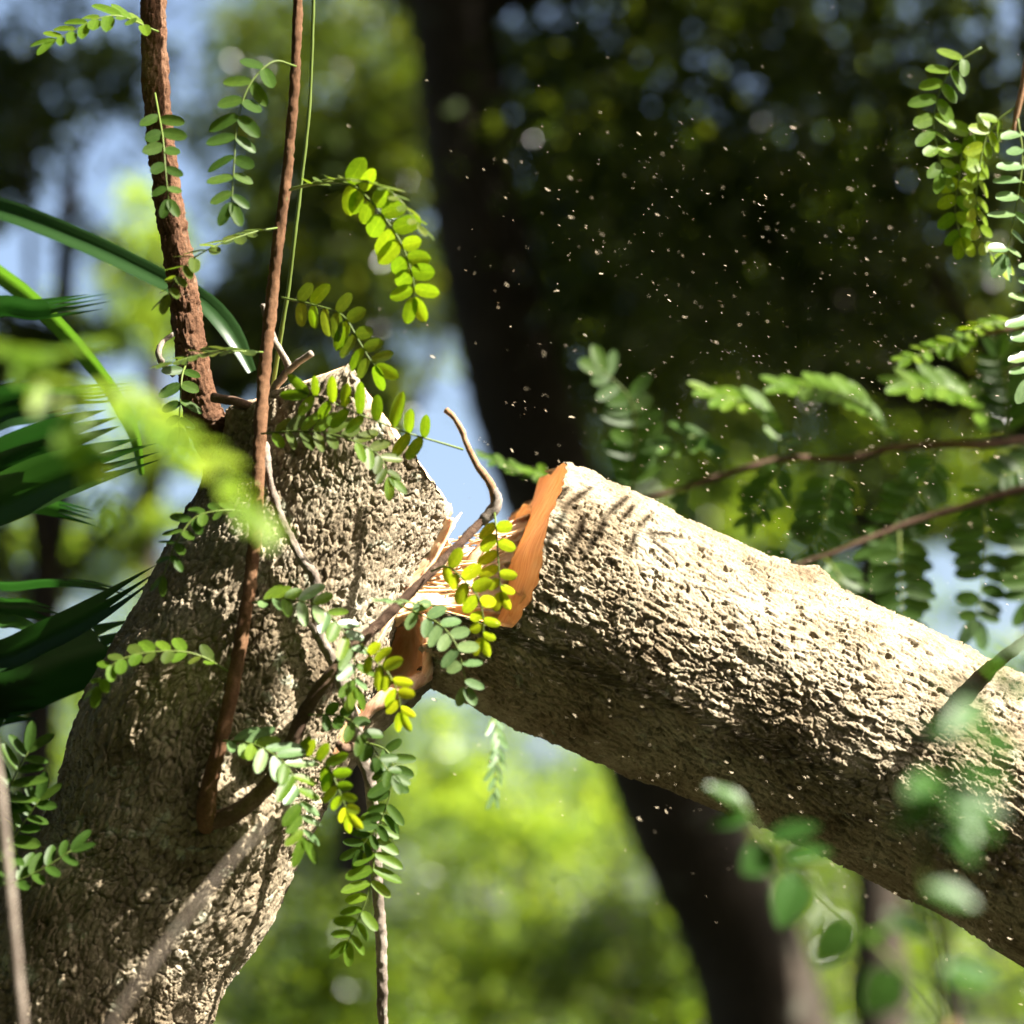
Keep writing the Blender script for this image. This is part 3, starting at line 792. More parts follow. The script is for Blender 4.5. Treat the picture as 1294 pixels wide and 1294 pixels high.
    frond(s, [(455, 812, 2.95), (470, 832, 2.92), (490, 850, 2.91), (503, 876, 2.91), (507, 900, 2.91)], 7, 28, 13, 'leaf_yel', (-0.5, 0.0, 0.8), 64, 0.1, alt=0.2)
    frond(s, [(362, 952, 2.95), (395, 958, 2.92), (416, 971, 2.91), (428, 998, 2.9), (440, 1028, 2.9)], 9, 27, 13, 'leaf_yel', (-0.5, 0.1, 0.8), 60, 0.1, key2='leaf')
    frond(s, [(390, 903, 2.95), (434, 906, 2.93), (459, 928, 2.92), (481, 962, 2.92), (497, 980, 2.92)], 8, 26, 13, 'leaf_dark', (0.2, 0.6, 0.8), 60, 0.1)
    # thin green stem beside the shoot
    g = thing('green_stem', P(344, 489, 3.1), 'thin straight green stem standing on the stump top behind the brown shoot', 'stem')
    tube_part('stem', [(344, 492, 3.15, 3), (356, 416, 3.12, 3), (365, 361, 3.11, 2.8), (372, 302, 3.1, 2.6), (381, 228, 3.1, 2.4), (392, 120, 3.1, 2.2), (398, -60, 3.1, 2)], M['rachis'], g, 8, 0.006, 0.0004)
    # dead forked twig on top
    t = thing('dead_twig', P(341, 509, 3.1), 'short forked dead grey twig on the stump top', 'twig')
    tube_part('stem', [(338, 516, 3.12, 6), (347, 490, 3.09, 5.5), (364, 465, 3.08, 5), (352, 440, 3.07, 4.5), (345, 428, 3.07, 4)], M['twig_grey'], t, 10, 0.003, 0.0012)
    tube_part('fork', [(360, 472, 3.08, 4.5), (376, 459, 3.07, 4), (394, 446, 3.06, 4)], M['twig_grey'], t, 10, 0.003, 0.0012)
    tube_part('fork', [(348, 430, 3.075, 4), (338, 407, 3.08, 4), (332, 385, 3.08, 3.5)], M['twig_grey'], t, 10, 0.003, 0.0012)
    # grey twig running down the front of the stump and out below
    y = thing('grey_twig', P(340, 600, 3.05), 'long crooked grey twig hanging down the stump front past the notch', 'twig')
    tube_part('stem', [(336, 560, 3.05, 4.5)] + off_bark([(340, 604, 3.03, 5), (354, 650, 3.02, 5.5), (378, 702, 3.02, 6), (397, 728, 3.02, 6.5), (399, 775, 3.02, 6.5), (405, 806, 3.02, 7), (424, 842, 3.02, 8), (444, 900, 3.02, 8.5), (454, 946, 3.03, 8.5), (468, 990, 3.04, 8), (474, 1076, 3.06, 7.5), (482, 1200, 3.08, 7), (486, 1420, 3.1, 6)]), M['twig_grey'], y, 28, 0.003, 0.0016, bark=0.2)
    tube_part('fork', [(402, 808, 3.02, 4.5), (392, 790, 3.0, 4), (374, 786, 2.99, 2.5)], M['twig_grey'], y, 8, 0.003, 0.0010)
    tube_part('stub', [(452, 940, 3.03, 6), (436, 946, 3.01, 6), (428, 940, 3.0, 5)], M['twig_dark'], y, 8, 0.003, 0.001)
    frond(y, [(456, 936, 3.0), (490, 950, 2.99), (496, 985, 2.99), (482, 1035, 2.99), (455, 1072, 2.99)], 11, 30, 12, 'leaf_dark', (0.35, 0.1, 1), 62, 0.15)
    frond(y, [(470, 1000, 3.02), (475, 1060, 3.0), (465, 1130, 2.99), (440, 1190, 2.99)], 11, 32, 13, 'leaf', (0.2, 0.5, 0.8), 62, 0.1)
build_shoots()

# ------------------------------------------------------------------ palm blades
def blade(parent, pts, tilt=20, fold=0.35, split=0, mat='palm', seed=0):
    """strap leaf: pts (px,py,depth,half width px); split = number of fingers at the torn tip"""
    rr = random.Random(seed)
    w4 = np.array([(*P(a, b, d), r * 1.22 * d / FPX) for a, b, d, r in pts])
    n = 46
    c = crom(w4, n); C = c[:, :3]; hw = np.maximum(c[:, 3], 0.0004)
    T = np.gradient(C, axis=0); T /= np.linalg.norm(T, axis=1)[:, None]
    view = np.array(-FWD)
    A = np.cross(view, T); A /= np.linalg.norm(A, axis=1)[:, None]
    B = np.cross(T, A)
    t = R(tilt)
    across = A * math.cos(t) + B * math.sin(t); nrm = np.cross(T, across)
    V = []; F = []
    def ribbon(i0, i1, u0, u1, spread0, spread1, cols, tipper):
        base = len(V)
        rows = list(range(i0, i1))
        for k, i in enumerate(rows):
            f = k / max(1, len(rows) - 1)
            ce = (u0 + u1) / 2; ha = (u1 - u0) / 2
            if tipper: ha *= (1 - f) ** 0.8 + 0.02
            off = ce * (spread0 + (spread1 - spread0) * f)
            for q in range(cols):
                u = off + ha * (2 * q / (cols - 1) - 1)
                z = abs(u) * fold - 0.25 * fold + (0.05 * math.sin(u * 9 + seed))
                V.append(tuple(C[i] + across[i] * u * hw[i] + nrm[i] * z * hw[i]))
        for k in range(len(rows) - 1):
            for q in range(cols - 1):
                a = base + k * cols + q
                F.append((a, a + 1, a + cols + 1, a + cols))
    if split:
        cut = int(n * 0.82)
        ribbon(0, cut + 1, -1, 1, 1, 1, 7, False)
        for q in range(split):
            u0 = -1 + 2 * q / split; u1 = u0 + 2 / split
            ribbon(cut, min(n, cut + 4 + int((n - cut - 4) * rr.uniform(0.55, 1.0))), u0, u1, 1, rr.uniform(1.0, 1.5), 3, True)
    else:
        ribbon(0, n, -1, 1, 1, 1, 7, False)
    me = bpy.data.meshes.new('leaf_blade'); me.from_pydata(V, [], F)
    me.polygons.foreach_set('use_smooth', np.ones(len(F), dtype=bool)); me.materials.append(M[mat])
    return part('leaf_blade', me, parent, P(*pts[0][:3]))

def build_palms():
    g = P(-230, 2560, 3.45); g.z = 0
    p = thing('fan_palm', g, 'dark fan palm with torn split tipped blades beside the leaning stump', 'palm')
    hub = (-190, 690, 3.42)
    hw = P(*hub)
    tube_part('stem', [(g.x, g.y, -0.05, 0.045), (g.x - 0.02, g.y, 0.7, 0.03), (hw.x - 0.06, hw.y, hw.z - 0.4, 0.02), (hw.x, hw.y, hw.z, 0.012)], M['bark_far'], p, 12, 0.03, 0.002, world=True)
    def bl(pts, **k):
        blade(p, [(hub[0], hub[1], hub[2], 4), ((hub[0] + pts[0][0]) / 2, (hub[1] + pts[0][1]) / 2, (hub[2] + pts[0][2]) / 2, pts[0][3] * 0.8)] + pts, **k)
    bl([(-20, 398, 3.36, 11), (51, 390, 3.32, 11), (152, 374, 3.28, 8)], split=5, seed=1)
    bl([(-5, 505, 3.36, 12), (80, 500, 3.33, 11), (184, 492, 3.3, 7)], split=5, seed=2)
    bl([(-10, 536, 3.34, 15), (51, 519, 3.31, 15), (118, 505, 3.28, 8)], split=3, seed=3, tilt=-25)
    bl([(-10, 582, 3.32, 19), (76, 548, 3.28, 19), (168, 522, 3.25, 11)], split=3, seed=4, tilt=15)
    bl([(-10, 638, 3.30, 26), (76, 602, 3.26, 26), (212, 562, 3.22, 12)], split=4, seed=5, tilt=-10)
    bl([(0, 634, 3.34, 10), (55, 638, 3.31, 10), (136, 658, 3.27, 7)], split=4, seed=6)
    bl([(-5, 738, 3.34, 9), (60, 735, 3.3, 8), (120, 738, 3.27, 8), (196, 757, 3.24, 4)], split=3, seed=7, tilt=55)
    bl([(-10, 764, 3.33, 13), (40, 768, 3.3, 12), (92, 780, 3.27, 6)], split=3, seed=8, tilt=30)
    bl([(-10, 782, 3.31, 9), (22, 788, 3.29, 8), (52, 800, 3.27, 4)], seed=9, tilt=-40, mat='shrub')
    bl([(-20, 830, 3.28, 17), (60, 804, 3.25, 17), (128, 768, 3.22, 14), (214, 712, 3.18, 5)], split=3, seed=10, tilt=-15)
    bl([(-20, 862, 3.36, 34), (80, 836, 3.33, 34), (150, 812, 3.30, 26), (205, 788, 3.27, 10)], split=4, seed=11, tilt=10)
    bl([(-60, 900, 3.38, 26), (10, 888, 3.36, 26), (70, 890, 3.33, 14)], split=4, seed=12, tilt=-20)
    bl([(-80, 990, 3.40, 26), (-10, 1010, 3.38, 26), (60, 1060, 3.36, 12)], split=4, seed=13, tilt=20)
    bl([(-110, 1080, 3.42, 26), (-60, 1150, 3.42, 24), (-10, 1240, 3.42, 12)], split=4, seed=14, tilt=20)
    g2 = P(-420, 2500, 3.7); g2.z = 0
    p2 = thing('strap_palm', g2, 'palm with two long arching green strap leaves passing behind the reddish stem', 'palm')
    h2 = (-300, 250, 3.6); h2w = P(*h2)
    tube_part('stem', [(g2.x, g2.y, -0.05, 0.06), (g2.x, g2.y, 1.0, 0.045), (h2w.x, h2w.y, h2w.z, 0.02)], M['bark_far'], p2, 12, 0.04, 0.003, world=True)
    blade(p2, [(*h2, 5), (-140, 236, 3.5, 10), (-10, 262, 3.42, 12), (102, 304, 3.36, 12), (206, 354, 3.32, 11), (256, 380, 3.3, 11), (292, 420, 3.28, 11), (318, 470, 3.27, 5)], tilt=-18, seed=21, mat='palm')
    blade(p2, [(*h2, 5), (-120, 270, 3.5, 9), (0, 346, 3.42, 10), (64, 400, 3.38, 10), (130, 476, 3.35, 9), (168, 540, 3.33, 8), (180, 600, 3.32, 3)], tilt=25, seed=22, mat='shrub')
build_palms()

# ------------------------------------------------------------------ leafy branches behind the log
def build_right_branches():
    d = 3.95
    r1 = thing('leafy_branch', P(1420, 540, d + 0.1), 'long leafy branch arching above the fallen log behind its sawn end', 'branch')
    tube_part('stem', [(1500, 520, d + 0.15, 8), (1400, 542, d + 0.1, 7), (1262, 560, d, 6), (1180, 562, d, 5.5), (1127, 566, d, 5), (1067, 580, d, 5), (994, 580, d, 4.5), (916, 600, d, 4), (850, 622, d, 3.5), (792, 634, d, 3)], M['twig_dark'], r1, 10, 0.01, 0.0012)
    k = dict(jit=10, thick=1.6)
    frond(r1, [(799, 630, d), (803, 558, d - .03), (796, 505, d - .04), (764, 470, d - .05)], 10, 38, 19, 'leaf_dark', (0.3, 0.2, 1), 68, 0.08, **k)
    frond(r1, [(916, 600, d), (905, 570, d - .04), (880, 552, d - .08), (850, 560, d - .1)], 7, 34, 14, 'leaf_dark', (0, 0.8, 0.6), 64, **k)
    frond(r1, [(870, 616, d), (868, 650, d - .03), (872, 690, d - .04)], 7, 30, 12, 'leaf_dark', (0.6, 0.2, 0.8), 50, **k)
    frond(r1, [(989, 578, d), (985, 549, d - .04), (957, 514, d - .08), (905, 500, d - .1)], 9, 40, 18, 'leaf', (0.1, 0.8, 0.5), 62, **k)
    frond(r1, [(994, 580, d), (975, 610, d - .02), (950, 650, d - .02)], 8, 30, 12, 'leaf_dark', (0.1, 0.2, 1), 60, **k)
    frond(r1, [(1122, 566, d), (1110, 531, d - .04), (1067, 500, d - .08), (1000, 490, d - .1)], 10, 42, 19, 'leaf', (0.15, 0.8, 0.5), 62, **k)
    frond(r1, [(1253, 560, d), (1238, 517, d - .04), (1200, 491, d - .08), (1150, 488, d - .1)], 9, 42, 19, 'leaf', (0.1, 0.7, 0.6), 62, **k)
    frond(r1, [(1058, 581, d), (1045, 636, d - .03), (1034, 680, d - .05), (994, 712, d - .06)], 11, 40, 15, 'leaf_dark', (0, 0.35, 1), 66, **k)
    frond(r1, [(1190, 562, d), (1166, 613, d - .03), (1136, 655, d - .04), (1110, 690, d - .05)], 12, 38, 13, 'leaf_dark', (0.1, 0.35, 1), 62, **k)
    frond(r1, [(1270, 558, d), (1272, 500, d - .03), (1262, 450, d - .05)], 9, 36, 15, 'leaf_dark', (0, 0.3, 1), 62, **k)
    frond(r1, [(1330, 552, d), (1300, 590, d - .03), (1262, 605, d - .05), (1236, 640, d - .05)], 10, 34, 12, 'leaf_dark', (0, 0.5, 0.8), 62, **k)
    d = 3.88
    r2 = thing('leafy_branch', P(1400, 590, d), 'drooping leafy branch close above the middle of the fallen log', 'branch')
    tube_part('stem', [(1480, 570, d, 7), (1392, 594, d, 6), (1292, 618, d, 5), (1196, 646, d, 4.5), (1136, 666, d, 4), (1058, 697, d, 3.5), (1030, 706, d, 3), (985, 722, d, 2.5)], M['twig_dark'], r2, 10, 0.01, 0.0012)
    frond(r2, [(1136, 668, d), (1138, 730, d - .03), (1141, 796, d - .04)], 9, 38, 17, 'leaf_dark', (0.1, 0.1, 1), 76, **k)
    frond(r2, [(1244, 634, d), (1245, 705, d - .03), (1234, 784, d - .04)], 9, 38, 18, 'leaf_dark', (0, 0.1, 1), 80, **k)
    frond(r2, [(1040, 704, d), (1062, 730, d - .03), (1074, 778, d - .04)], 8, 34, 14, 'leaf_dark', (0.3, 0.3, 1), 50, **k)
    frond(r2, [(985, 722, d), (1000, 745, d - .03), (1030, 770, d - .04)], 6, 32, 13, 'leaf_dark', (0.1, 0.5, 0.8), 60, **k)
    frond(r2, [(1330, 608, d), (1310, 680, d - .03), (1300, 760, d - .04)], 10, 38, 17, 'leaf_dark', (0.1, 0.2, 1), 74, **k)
    d = 3.7
    r3 = thing('leafy_branch', P(1480, 400, d), 'small leafy twig hanging below the sunlit overhanging fronds', 'branch')
    tube_part('stem', [(1500, 380, d, 5), (1400, 402, d, 4), (1300, 412, d, 3.5), (1240, 424, d, 2.5)], M['twig_dark'], r3, 8, 0.01, 0.0008)
    frond(r3, [(1300, 412, d), (1262, 408, d - .03), (1230, 416, d - .05), (1208, 436, d - .06)], 8, 26, 12, 'leaf', (0.1, 1, 0.35), 60, **k)
    frond(r3, [(1240, 425, d), (1200, 436, d - .03), (1152, 452, d - .05)], 7, 26, 14, 'leaf', (0.1, 0.9, 0.5), 62, **k)
    r4 = thing('hanging_frond', P(606, 862, 3.6), 'small pale frond hanging below the log against the bright glade', 'frond')
    tube_part('stem', [(640, 800, 3.62, 2.5), (622, 860, 3.6, 2), (620, 900, 3.6, 1.8)], M['twig_dark'], r4, 6, 0.01, 0.0004)
    frond(r4, [(620, 898, 3.6), (629, 937, 3.59), (624, 1000, 3.59)], 9, 26, 8, 'leaf_pale', (0.7, 0.3, 0.6), 40, 0.05, jit=10)
    r5 = thing('seedling_frond', P(640, 640, 3.7), 'dim frond peeping from behind the sawn end of the log', 'frond')
    tube_part('stem', [(760, 700, 3.75, 3), (712, 640, 3.72, 2.5), (690, 612, 3.7, 2)], M['twig_dark'], r5, 6, 0.01, 0.0004)
    frond(r5, [(690, 612, 3.7), (660, 598, 3.69), (620, 582, 3.68)], 7, 26, 11, 'leaf_dark', (0, 0.9, 0.4), 60, 0.05)
    frond(r5, [(712, 640, 3.7), (690, 605, 3.69), (672, 598, 3.68)], 5, 24, 11, 'leaf', (0, 0.9, 0.4), 60, 0.05)
build_right_branches()

# overhanging sunlit branch at the upper right; its fronds shade parts of the stump and the log
def build_overhang():
    d = 3.34
    o = thing('overhanging_branch', P(1560, -420, d), 'overhanging branch with glaring sunlit fronds above the fallen log', 'branch')
    tube_part('stem', [(1900, -560, d, 16), (1600, -420, d, 13), (1420, -230, d, 9), (1330, -40, d, 6), (1290, 120, d, 4), (1280, 170, d, 3)], M['twig_tan'], o, 10, 0.02, 0.002)
    tube_part('side_stem', [(1600, -420, d, 9), (1500, -330, d - .02, 7), (1380, -250, d - .02, 5), (1280, -230, d, 3)], M['twig_tan'], o, 8, 0.02, 0.002)
    k = dict(jit=14, thick=1.5)
    frond(o, [(1290, 130, d), (1250, 165, d), (1236, 225, d), (1234, 270, d), (1246, 312, d), (1262, 332, d)], 11, 27, 15, 'leaf_yel', (0.55, 0.2, 0.6), 58, 0.1, **k)
    frond(o, [(1278, 165, d), (1225, 170, d + .02), (1212, 225, d + .02), (1207, 268, d + .02), (1214, 300, d + .02)], 9, 30, 17, 'leaf_yel', (0.15, 0.3, 1), 60, 0.1, key2='leaf', **k)
    frond(o, [(1286, 150, d - .02), (1292, 200, d - .03), (1284, 260, d - .04), (1272, 322, d - .04)], 9, 36, 18, 'leaf_pale', (0.45, 0.75, 0.5), 76, 0.05, **k)
    frond(o, [(1322, 320, d - .02), (1308, 390, d - .03), (1300, 480, d - .04)], 8, 36, 18, 'leaf_pale', (0.45, 0.75, 0.5), 76, 0.05, **k)
    frond(o, [(1240, 60, d), (1200, 90, d), (1180, 150, d), (1190, 215, d)], 9, 32, 16, 'leaf', (0.3, 0.5, 0.8), 62, 0.1, **k)
    # fronds above the frame, between the sun and the stump
    def shade(px, py, dep, t, dx, dy, n=9, L=36):
        c = P(px, py, dep) + SUN * t
        v = c - CAM; dd = v.dot(FWD); x = 647 + v.dot(RIGHT) / dd * FPX; y = 647 - v.dot(UP) / dd * FPX
        frond(o, [(x - dx, y - dy, dd), (x - dx * .3, y - dy * .4, dd - .01), (x + dx * .4, y + dy * .3, dd - .02), (x + dx, y + dy, dd - .03)], n, L, 16, 'leaf', (0.62, 0.72, 0.3), 62, 0.06, **k)
    c = P(748, 645, 3.12) + SUN * 0.92
    v = c - CAM; dd = v.dot(FWD); x = 647 + v.dot(RIGHT) / dd * FPX; y = 647 - v.dot(UP) / dd * FPX
    frond(o, [(x - 62, y - 34, dd), (x - 20, y - 8, dd), (x + 25, y + 14, dd), (x + 70, y + 30, dd)], 7, 60, 9, 'leaf', (0.62, 0.72, 0.3), 78, 0.05, jit=6)
    shade(240, 960, 3.02, 1.8, -90, 50)
    shade(300, 520, 3.25, 1.4, -70, 20)
build_overhang()


# ------------------------------------------------------------------ blurred things close to the camera
def leaf_big(parent, base, tip, wpx, mat, nrm, name='leaf', droop=0.1):
    """broad pointed leaf between two (px,py,depth) points"""
    a, b = P(*base), P(*tip)
    X = b - a; L = X.length; X.normalize()
    N = camvec(nrm); Z = (N - X * N.dot(X)).normalized(); Y = Z.cross(X)
    W = wpx * base[2] / FPX
    xs = np.linspace(0, 1, 12); v = []
    for x in xs:
        wv = math.sin(math.pi * min(x * 0.98 + 0.01, 1) ** 0.8) ** 0.85 * 0.5
        for q in np.linspace(-1, 1, 7):
            v.append(tuple(a + X * L * x + Y * (q * wv * W) + Z * (abs(q) * wv * W * 0.22 - droop * L * (x - 0.5) ** 2 + 0.02 * W * math.sin(q * 7 + x * 9))))
    me = np_mesh('leaf', v, grid_faces(12, 7), M[mat])
    return part(name, me, parent, a)

def build_near():
    d = 1.98
    f = thing('near_twig', P(-120, 420, d), 'blurred bright green frond hanging in front of the palm', 'frond')
    tube_part('stem', [(-200, 380, d, 5), (-60, 430, d, 4), (60, 470, d, 3), (120, 500, d - .02, 3)], M['rachis'], f, 8, 0.02)
    frond(f, [(60, 468, d), (140, 498, d - .02), (210, 545, d - .04), (270, 590, d - .05), (318, 645, d - .05)], 9, 62, 30, 'leaf_yel', (0.35, 0.85, 0.4), 52, 0.15, key2='leaf', thick=2)
    frond(f, [(0, 448, d), (50, 480, d - .02), (90, 540, d - .03), (120, 590, d - .03), (135, 640, d - .03)], 8, 44, 20, 'leaf', (0.3, 0.6, 0.7), 55, 0.1, key2='leaf_yel')
    frond(f, [(-60, 430, d), (0, 440, d), (60, 450, d), (110, 440, d)], 8, 44, 20, 'leaf', (0.1, 1, 0.3), 58, 0.1)
    t = thing('near_bare_twig', P(-20, 1300, 2.4), 'blurred pinkish bare twig standing beside the foot of the stump', 'twig')
    tube_part('stem', [(40, 1400, 2.4, 6), (20, 1200, 2.4, 6), (8, 1076, 2.4, 6), (-2, 980, 2.4, 5), (-20, 880, 2.4, 4)], M['twig_grey'], t, 8, 0.01, 0.001)
    t2 = thing('near_bare_twig', P(60, 1420, 2.1), 'blurred pale twig end crossing the lower front of the stump', 'twig')
    tube_part('stem', [(60, 1420, 2.1, 3), (190, 1220, 2.12, 2.8), (290, 1090, 2.16, 2.4), (340, 1040, 2.2, 0.8)], M['twig_grey'], t2, 8, 0.01, 0.001)
    l = thing('low_frond', P(-60, 1120, 2.95), 'dark frond with long leaflets beside the stump below the palm', 'frond')
    tube_part('stem', [(-120, 1180, 2.95, 4), (-40, 1100, 2.95, 3), (0, 1020, 2.95, 2)], M['rachis'], l, 8, 0.01)
    frond(l, [(-5, 1035, 2.95), (10, 1000, 2.94), (24, 972, 2.94), (36, 950, 2.94)], 6, 40, 14, 'leaf_dark', (0.2, 0.7, 0.7), 62, 0.05)
    frond(l, [(-40, 1100, 2.95), (0, 1080, 2.94), (30, 1040, 2.94), (50, 1010, 2.94)], 8, 36, 14, 'leaf_dark', (0.2, 0.7, 0.7), 62, 0.05)
    frond(l, [(-60, 1120, 2.95), (0, 1120, 2.93), (50, 1100, 2.92), (90, 1075, 2.92)], 8, 36, 14, 'leaf_dark', (0.1, 0.8, 0.6), 62, 0.05)
    # shrub at the lower right, near the lens
    d = 1.85
    g = P(1150, 3800, d); g.z = 0
    s = thing('near_shrub', Vector((0.36, 1.85, 0)), 'blurred broad leaved shrub growing in front of the fallen log', 'shrub')
    b0 = P(1200, 1290, d)
    tube_part('stem', [(0.36, 1.85, -0.03, 0.008), (0.35, 1.85, 0.6, 0.006), (b0.x, b0.y, b0.z, 0.004)], M['twig_tan'], s, 8, 0.03, 0.0, world=True)
    tube_part('stem', [(1206, 1420, d, 5), (1200, 1290, d, 4), (1165, 1080, d, 3.5), (1200, 960, d, 3), (1250, 870, d, 3), (1285, 800, d, 2)], M['rachis'], s, 8, 0.02)
    tube_part('stem', [(1207, 1440, d, 5), (1190, 1290, d + .04, 4), (1060, 1150, d + .25, 2.4), (980, 1080, d + .29, 2), (935, 1010, d + .32, 1.4)], M['rachis'], s, 8, 0.02)
    rr = random.Random(9)
    for base, tip, wd, n_ in (((1200, 985, d), (1130, 1010, d - .05), 60, (0.1, 0.9, 0.5)), ((1200, 985, d), (1240, 1080, d - .05), 56, (0.4, 0.8, 0.5)), ((1210, 950, d), (1120, 900, d), 54, (0.1, 1, 0.3)),
                              ((1225, 930, d), (1300, 960, d - .03), 60, (0.2, 0.9, 0.4)), ((1245, 880, d), (1160, 850, d), 50, (0, 1, 0.4)), ((1255, 865, d), (1320, 880, d), 60, (0.3, 0.8, 0.5)),
                              ((1275, 830, d), (1210, 790, d), 44, (0.1, 1, 0.35)), ((1280, 815, d), (1330, 840, d), 56, (0.2, 0.9, 0.5)), ((1200, 1000, d), (1290, 1040, d), 56, (0.3, 0.9, 0.4)),
                              ((1190, 1010, d), (1110, 1060, d), 46, (0, 0.9, 0.5)), ((1215, 940, d - .05), (1285, 915, d - .1), 60, (0.1, 0.9, 0.5)), ((1205, 970, d - .05), (1290, 1000, d - .1), 64, (0.3, 0.8, 0.6)), ((1240, 890, d - .05), (1190, 935, d - .1), 56, (0.2, 0.7, 0.7)), ((1195, 1000, d - .05), (1150, 965, d - .1), 56, (-0.1, 0.8, 0.6)), ((1260, 850, d), (1225, 820, d - .05), 50, (0.1, 0.8, 0.6)), ((1180, 1040, d), (1245, 1100, d - .05), 52, (0.4, 0.7, 0.6)), ((1230, 920, d + .05), (1150, 925, d + .05), 48, (0, 1, 0.4)), ((1190, 1020, d - .04), (1275, 1066, d - .1), 60, (0.5, 0.6, 0.6)), ((1215, 930, d), (1180, 880, d), 46, (0.5, 0.7, 0.5)),
                              ((945, 1020, d + .32), (880, 985, d + .32), 42, (0.2, 0.9, 0.4)), ((950, 1030, d + .32), (885, 1050, d + .32), 40, (0.1, 0.9, 0.5)), ((970, 1060, d + .3), (1050, 1040, d + .29), 46, (-0.2, 0.8, 0.6)),
                              ((975, 1075, d + .3), (930, 1110, d + .29), 60, (0.2, 0.6, 0.8)), ((985, 1085, d + .29), (1065, 1075, d + .27), 56, (0.2, 0.9, 0.5)), ((1010, 1100, d + .35), (980, 1190, d + .33), 66, (0.2, 0.7, 0.7)),
                              ((1080, 1165, d + .2), (1020, 1230, d + .2), 70, (0.2, 0.8, 0.6)), ((1100, 1190, d + .15), (1160, 1150, d + .1), 66, (0.1, 0.9, 0.4)), ((1140, 1230, d + .1), (1080, 1290, d + .1), 80, (0.2, 0.8, 0.6)),
                              ((1170, 1120, d), (1250, 1150, d), 60, (0.2, 0.9, 0.5)), ((1180, 1180, d), (1100, 1150, d), 60, (0.2, 0.9, 0.5)), ((1190, 1230, d), (1280, 1240, d), 76, (0.2, 0.9, 0.5))):
        tp = tuple(b + (t - b) * 0.82 for b, t in zip(base, tip))
        leaf_big(s, base, tp, wd * 0.78, 'shrub', n_)
build_near()

# ------------------------------------------------------------------ background wood
def leaf_soup(ells, n, size, seed, spread=0.16, per=70, up=0.5, aspect=0.5):
    """leaf shaped faces gathered in sprays through ellipsoids (cx,cy,cz,rx,ry,rz,weight)"""
    rs = np.random.RandomState(seed)
    wts = np.array([e[6] for e in ells], float); wts /= wts.sum()
    cent = []
    nC = max(3, n // per)
    who = rs.choice(len(ells), nC, p=wts)
    d = rs.normal(size=(nC, 3)); d /= np.linalg.norm(d, axis=1)[:, None]
    d *= rs.uniform(0, 1, (nC, 1)) ** 0.45
    E = np.array(ells)
    cent = E[who, :3] + d * E[who, 3:6]
    sig = E[who, 3:6].mean(1) * spread * rs.uniform(0.6, 1.4, nC)
    k = rs.randint(0, nC, n)
    pos = cent[k] + rs.normal(size=(n, 3)) * sig[k][:, None] * np.array((1, 1, 0.7))
    N = rs.normal(size=(n, 3)); N[:, 2] = np.abs(N[:, 2]) + up; N /= np.linalg.norm(N, axis=1)[:, None]
    X = np.cross(N, rs.normal(size=(n, 3))); X /= np.linalg.norm(X, axis=1)[:, None]
    X[:, 2] -= 0.25; X /= np.linalg.norm(X, axis=1)[:, None]
    Y = np.cross(N, X); Y /= np.linalg.norm(Y, axis=1)[:, None]
    L = (size * rs.uniform(0.65, 1.35, n))[:, None]; W = L * aspect
    fold = 0.12 * L
    v = np.stack([pos, pos + X * L * 0.35 + Y * W * 0.5 + N * fold, pos + X * L * 0.8 + Y * W * 0.32 + N * fold * 0.6, pos + X * L, pos + X * L * 0.8 - Y * W * 0.32 + N * fold * 0.6, pos + X * L * 0.35 - Y * W * 0.5 + N * fold], 1).reshape(-1, 3)
    b = (np.arange(n) * 6)[:, None]
    f = np.vstack([b + np.array([[0, 1, 2, 3]]), b + np.array([[0, 3, 4, 5]])])
    return v, f, cent

def tree(name, label, trunk, ells, n, size, mat, seed, group=None, limbs=6, cat='tree', bark='bark_far', **kw):
    """trunk rows (x,y,z,r) from the ground up"""
    if size < 0.13: n = int(n * 1.8); size *= 0.7
    root = thing(name, Vector(trunk[0][:3]), label, cat, group)
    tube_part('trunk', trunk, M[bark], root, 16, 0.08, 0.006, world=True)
    v, f, cent = leaf_soup(ells, n, size, seed, **kw)
    part('crown', np_mesh('crown', v, f, M[mat]), root)
    rr = random.Random(seed)
    tr = np.array(trunk)
    for q in range(limbs):
        c = cent[rr.randrange(len(cent))]
        c = c * 0.85 + np.array(ells[0][:3]) * 0.15
        zz = tr[:, 2]
        below = np.where(zz < c[2] - 0.2)[0]
        a = tr[below[-1]] if len(below) else tr[len(tr) // 2]
        r = a[3] * 0.45
        mid = (a[:3] + c) / 2 + np.array((rr.uniform(-.2, .2), rr.uniform(-.2, .2), -0.08))
        tube_part('limb', [(*a[:3], r), (*mid, r * 0.7), (*c, r * 0.25)], M[bark], root, 8, 0.1, 0.003, world=True)
    return root

def pw(px, py, d):
    q = P(px, py, d); return (q.x, q.y, q.z)

def E(px, py, d, rx, rz, w=1.0, ry=None):
    """ellipsoid centred on a pixel at distance d; radii in photograph pixels at that distance"""
    q = P(px, py, d); m = d / FPX
    return (q.x, q.y, q.z, rx * m, (ry if ry else min(rx, rz) * m * 1.1), rz * m, w)

def tr(px, d, top, r, lean=0.0):
    """trunk rows for a tree whose stem crosses the view at column px"""
    x, y, _ = pw(px, 700, d)
    return [(x - lean, y, -0.15, r * 1.25), (x - lean * .4, y, top * .3, r), (x, y, top * .65, r * .75), (x + lean * .3, y, top, r * .4)]

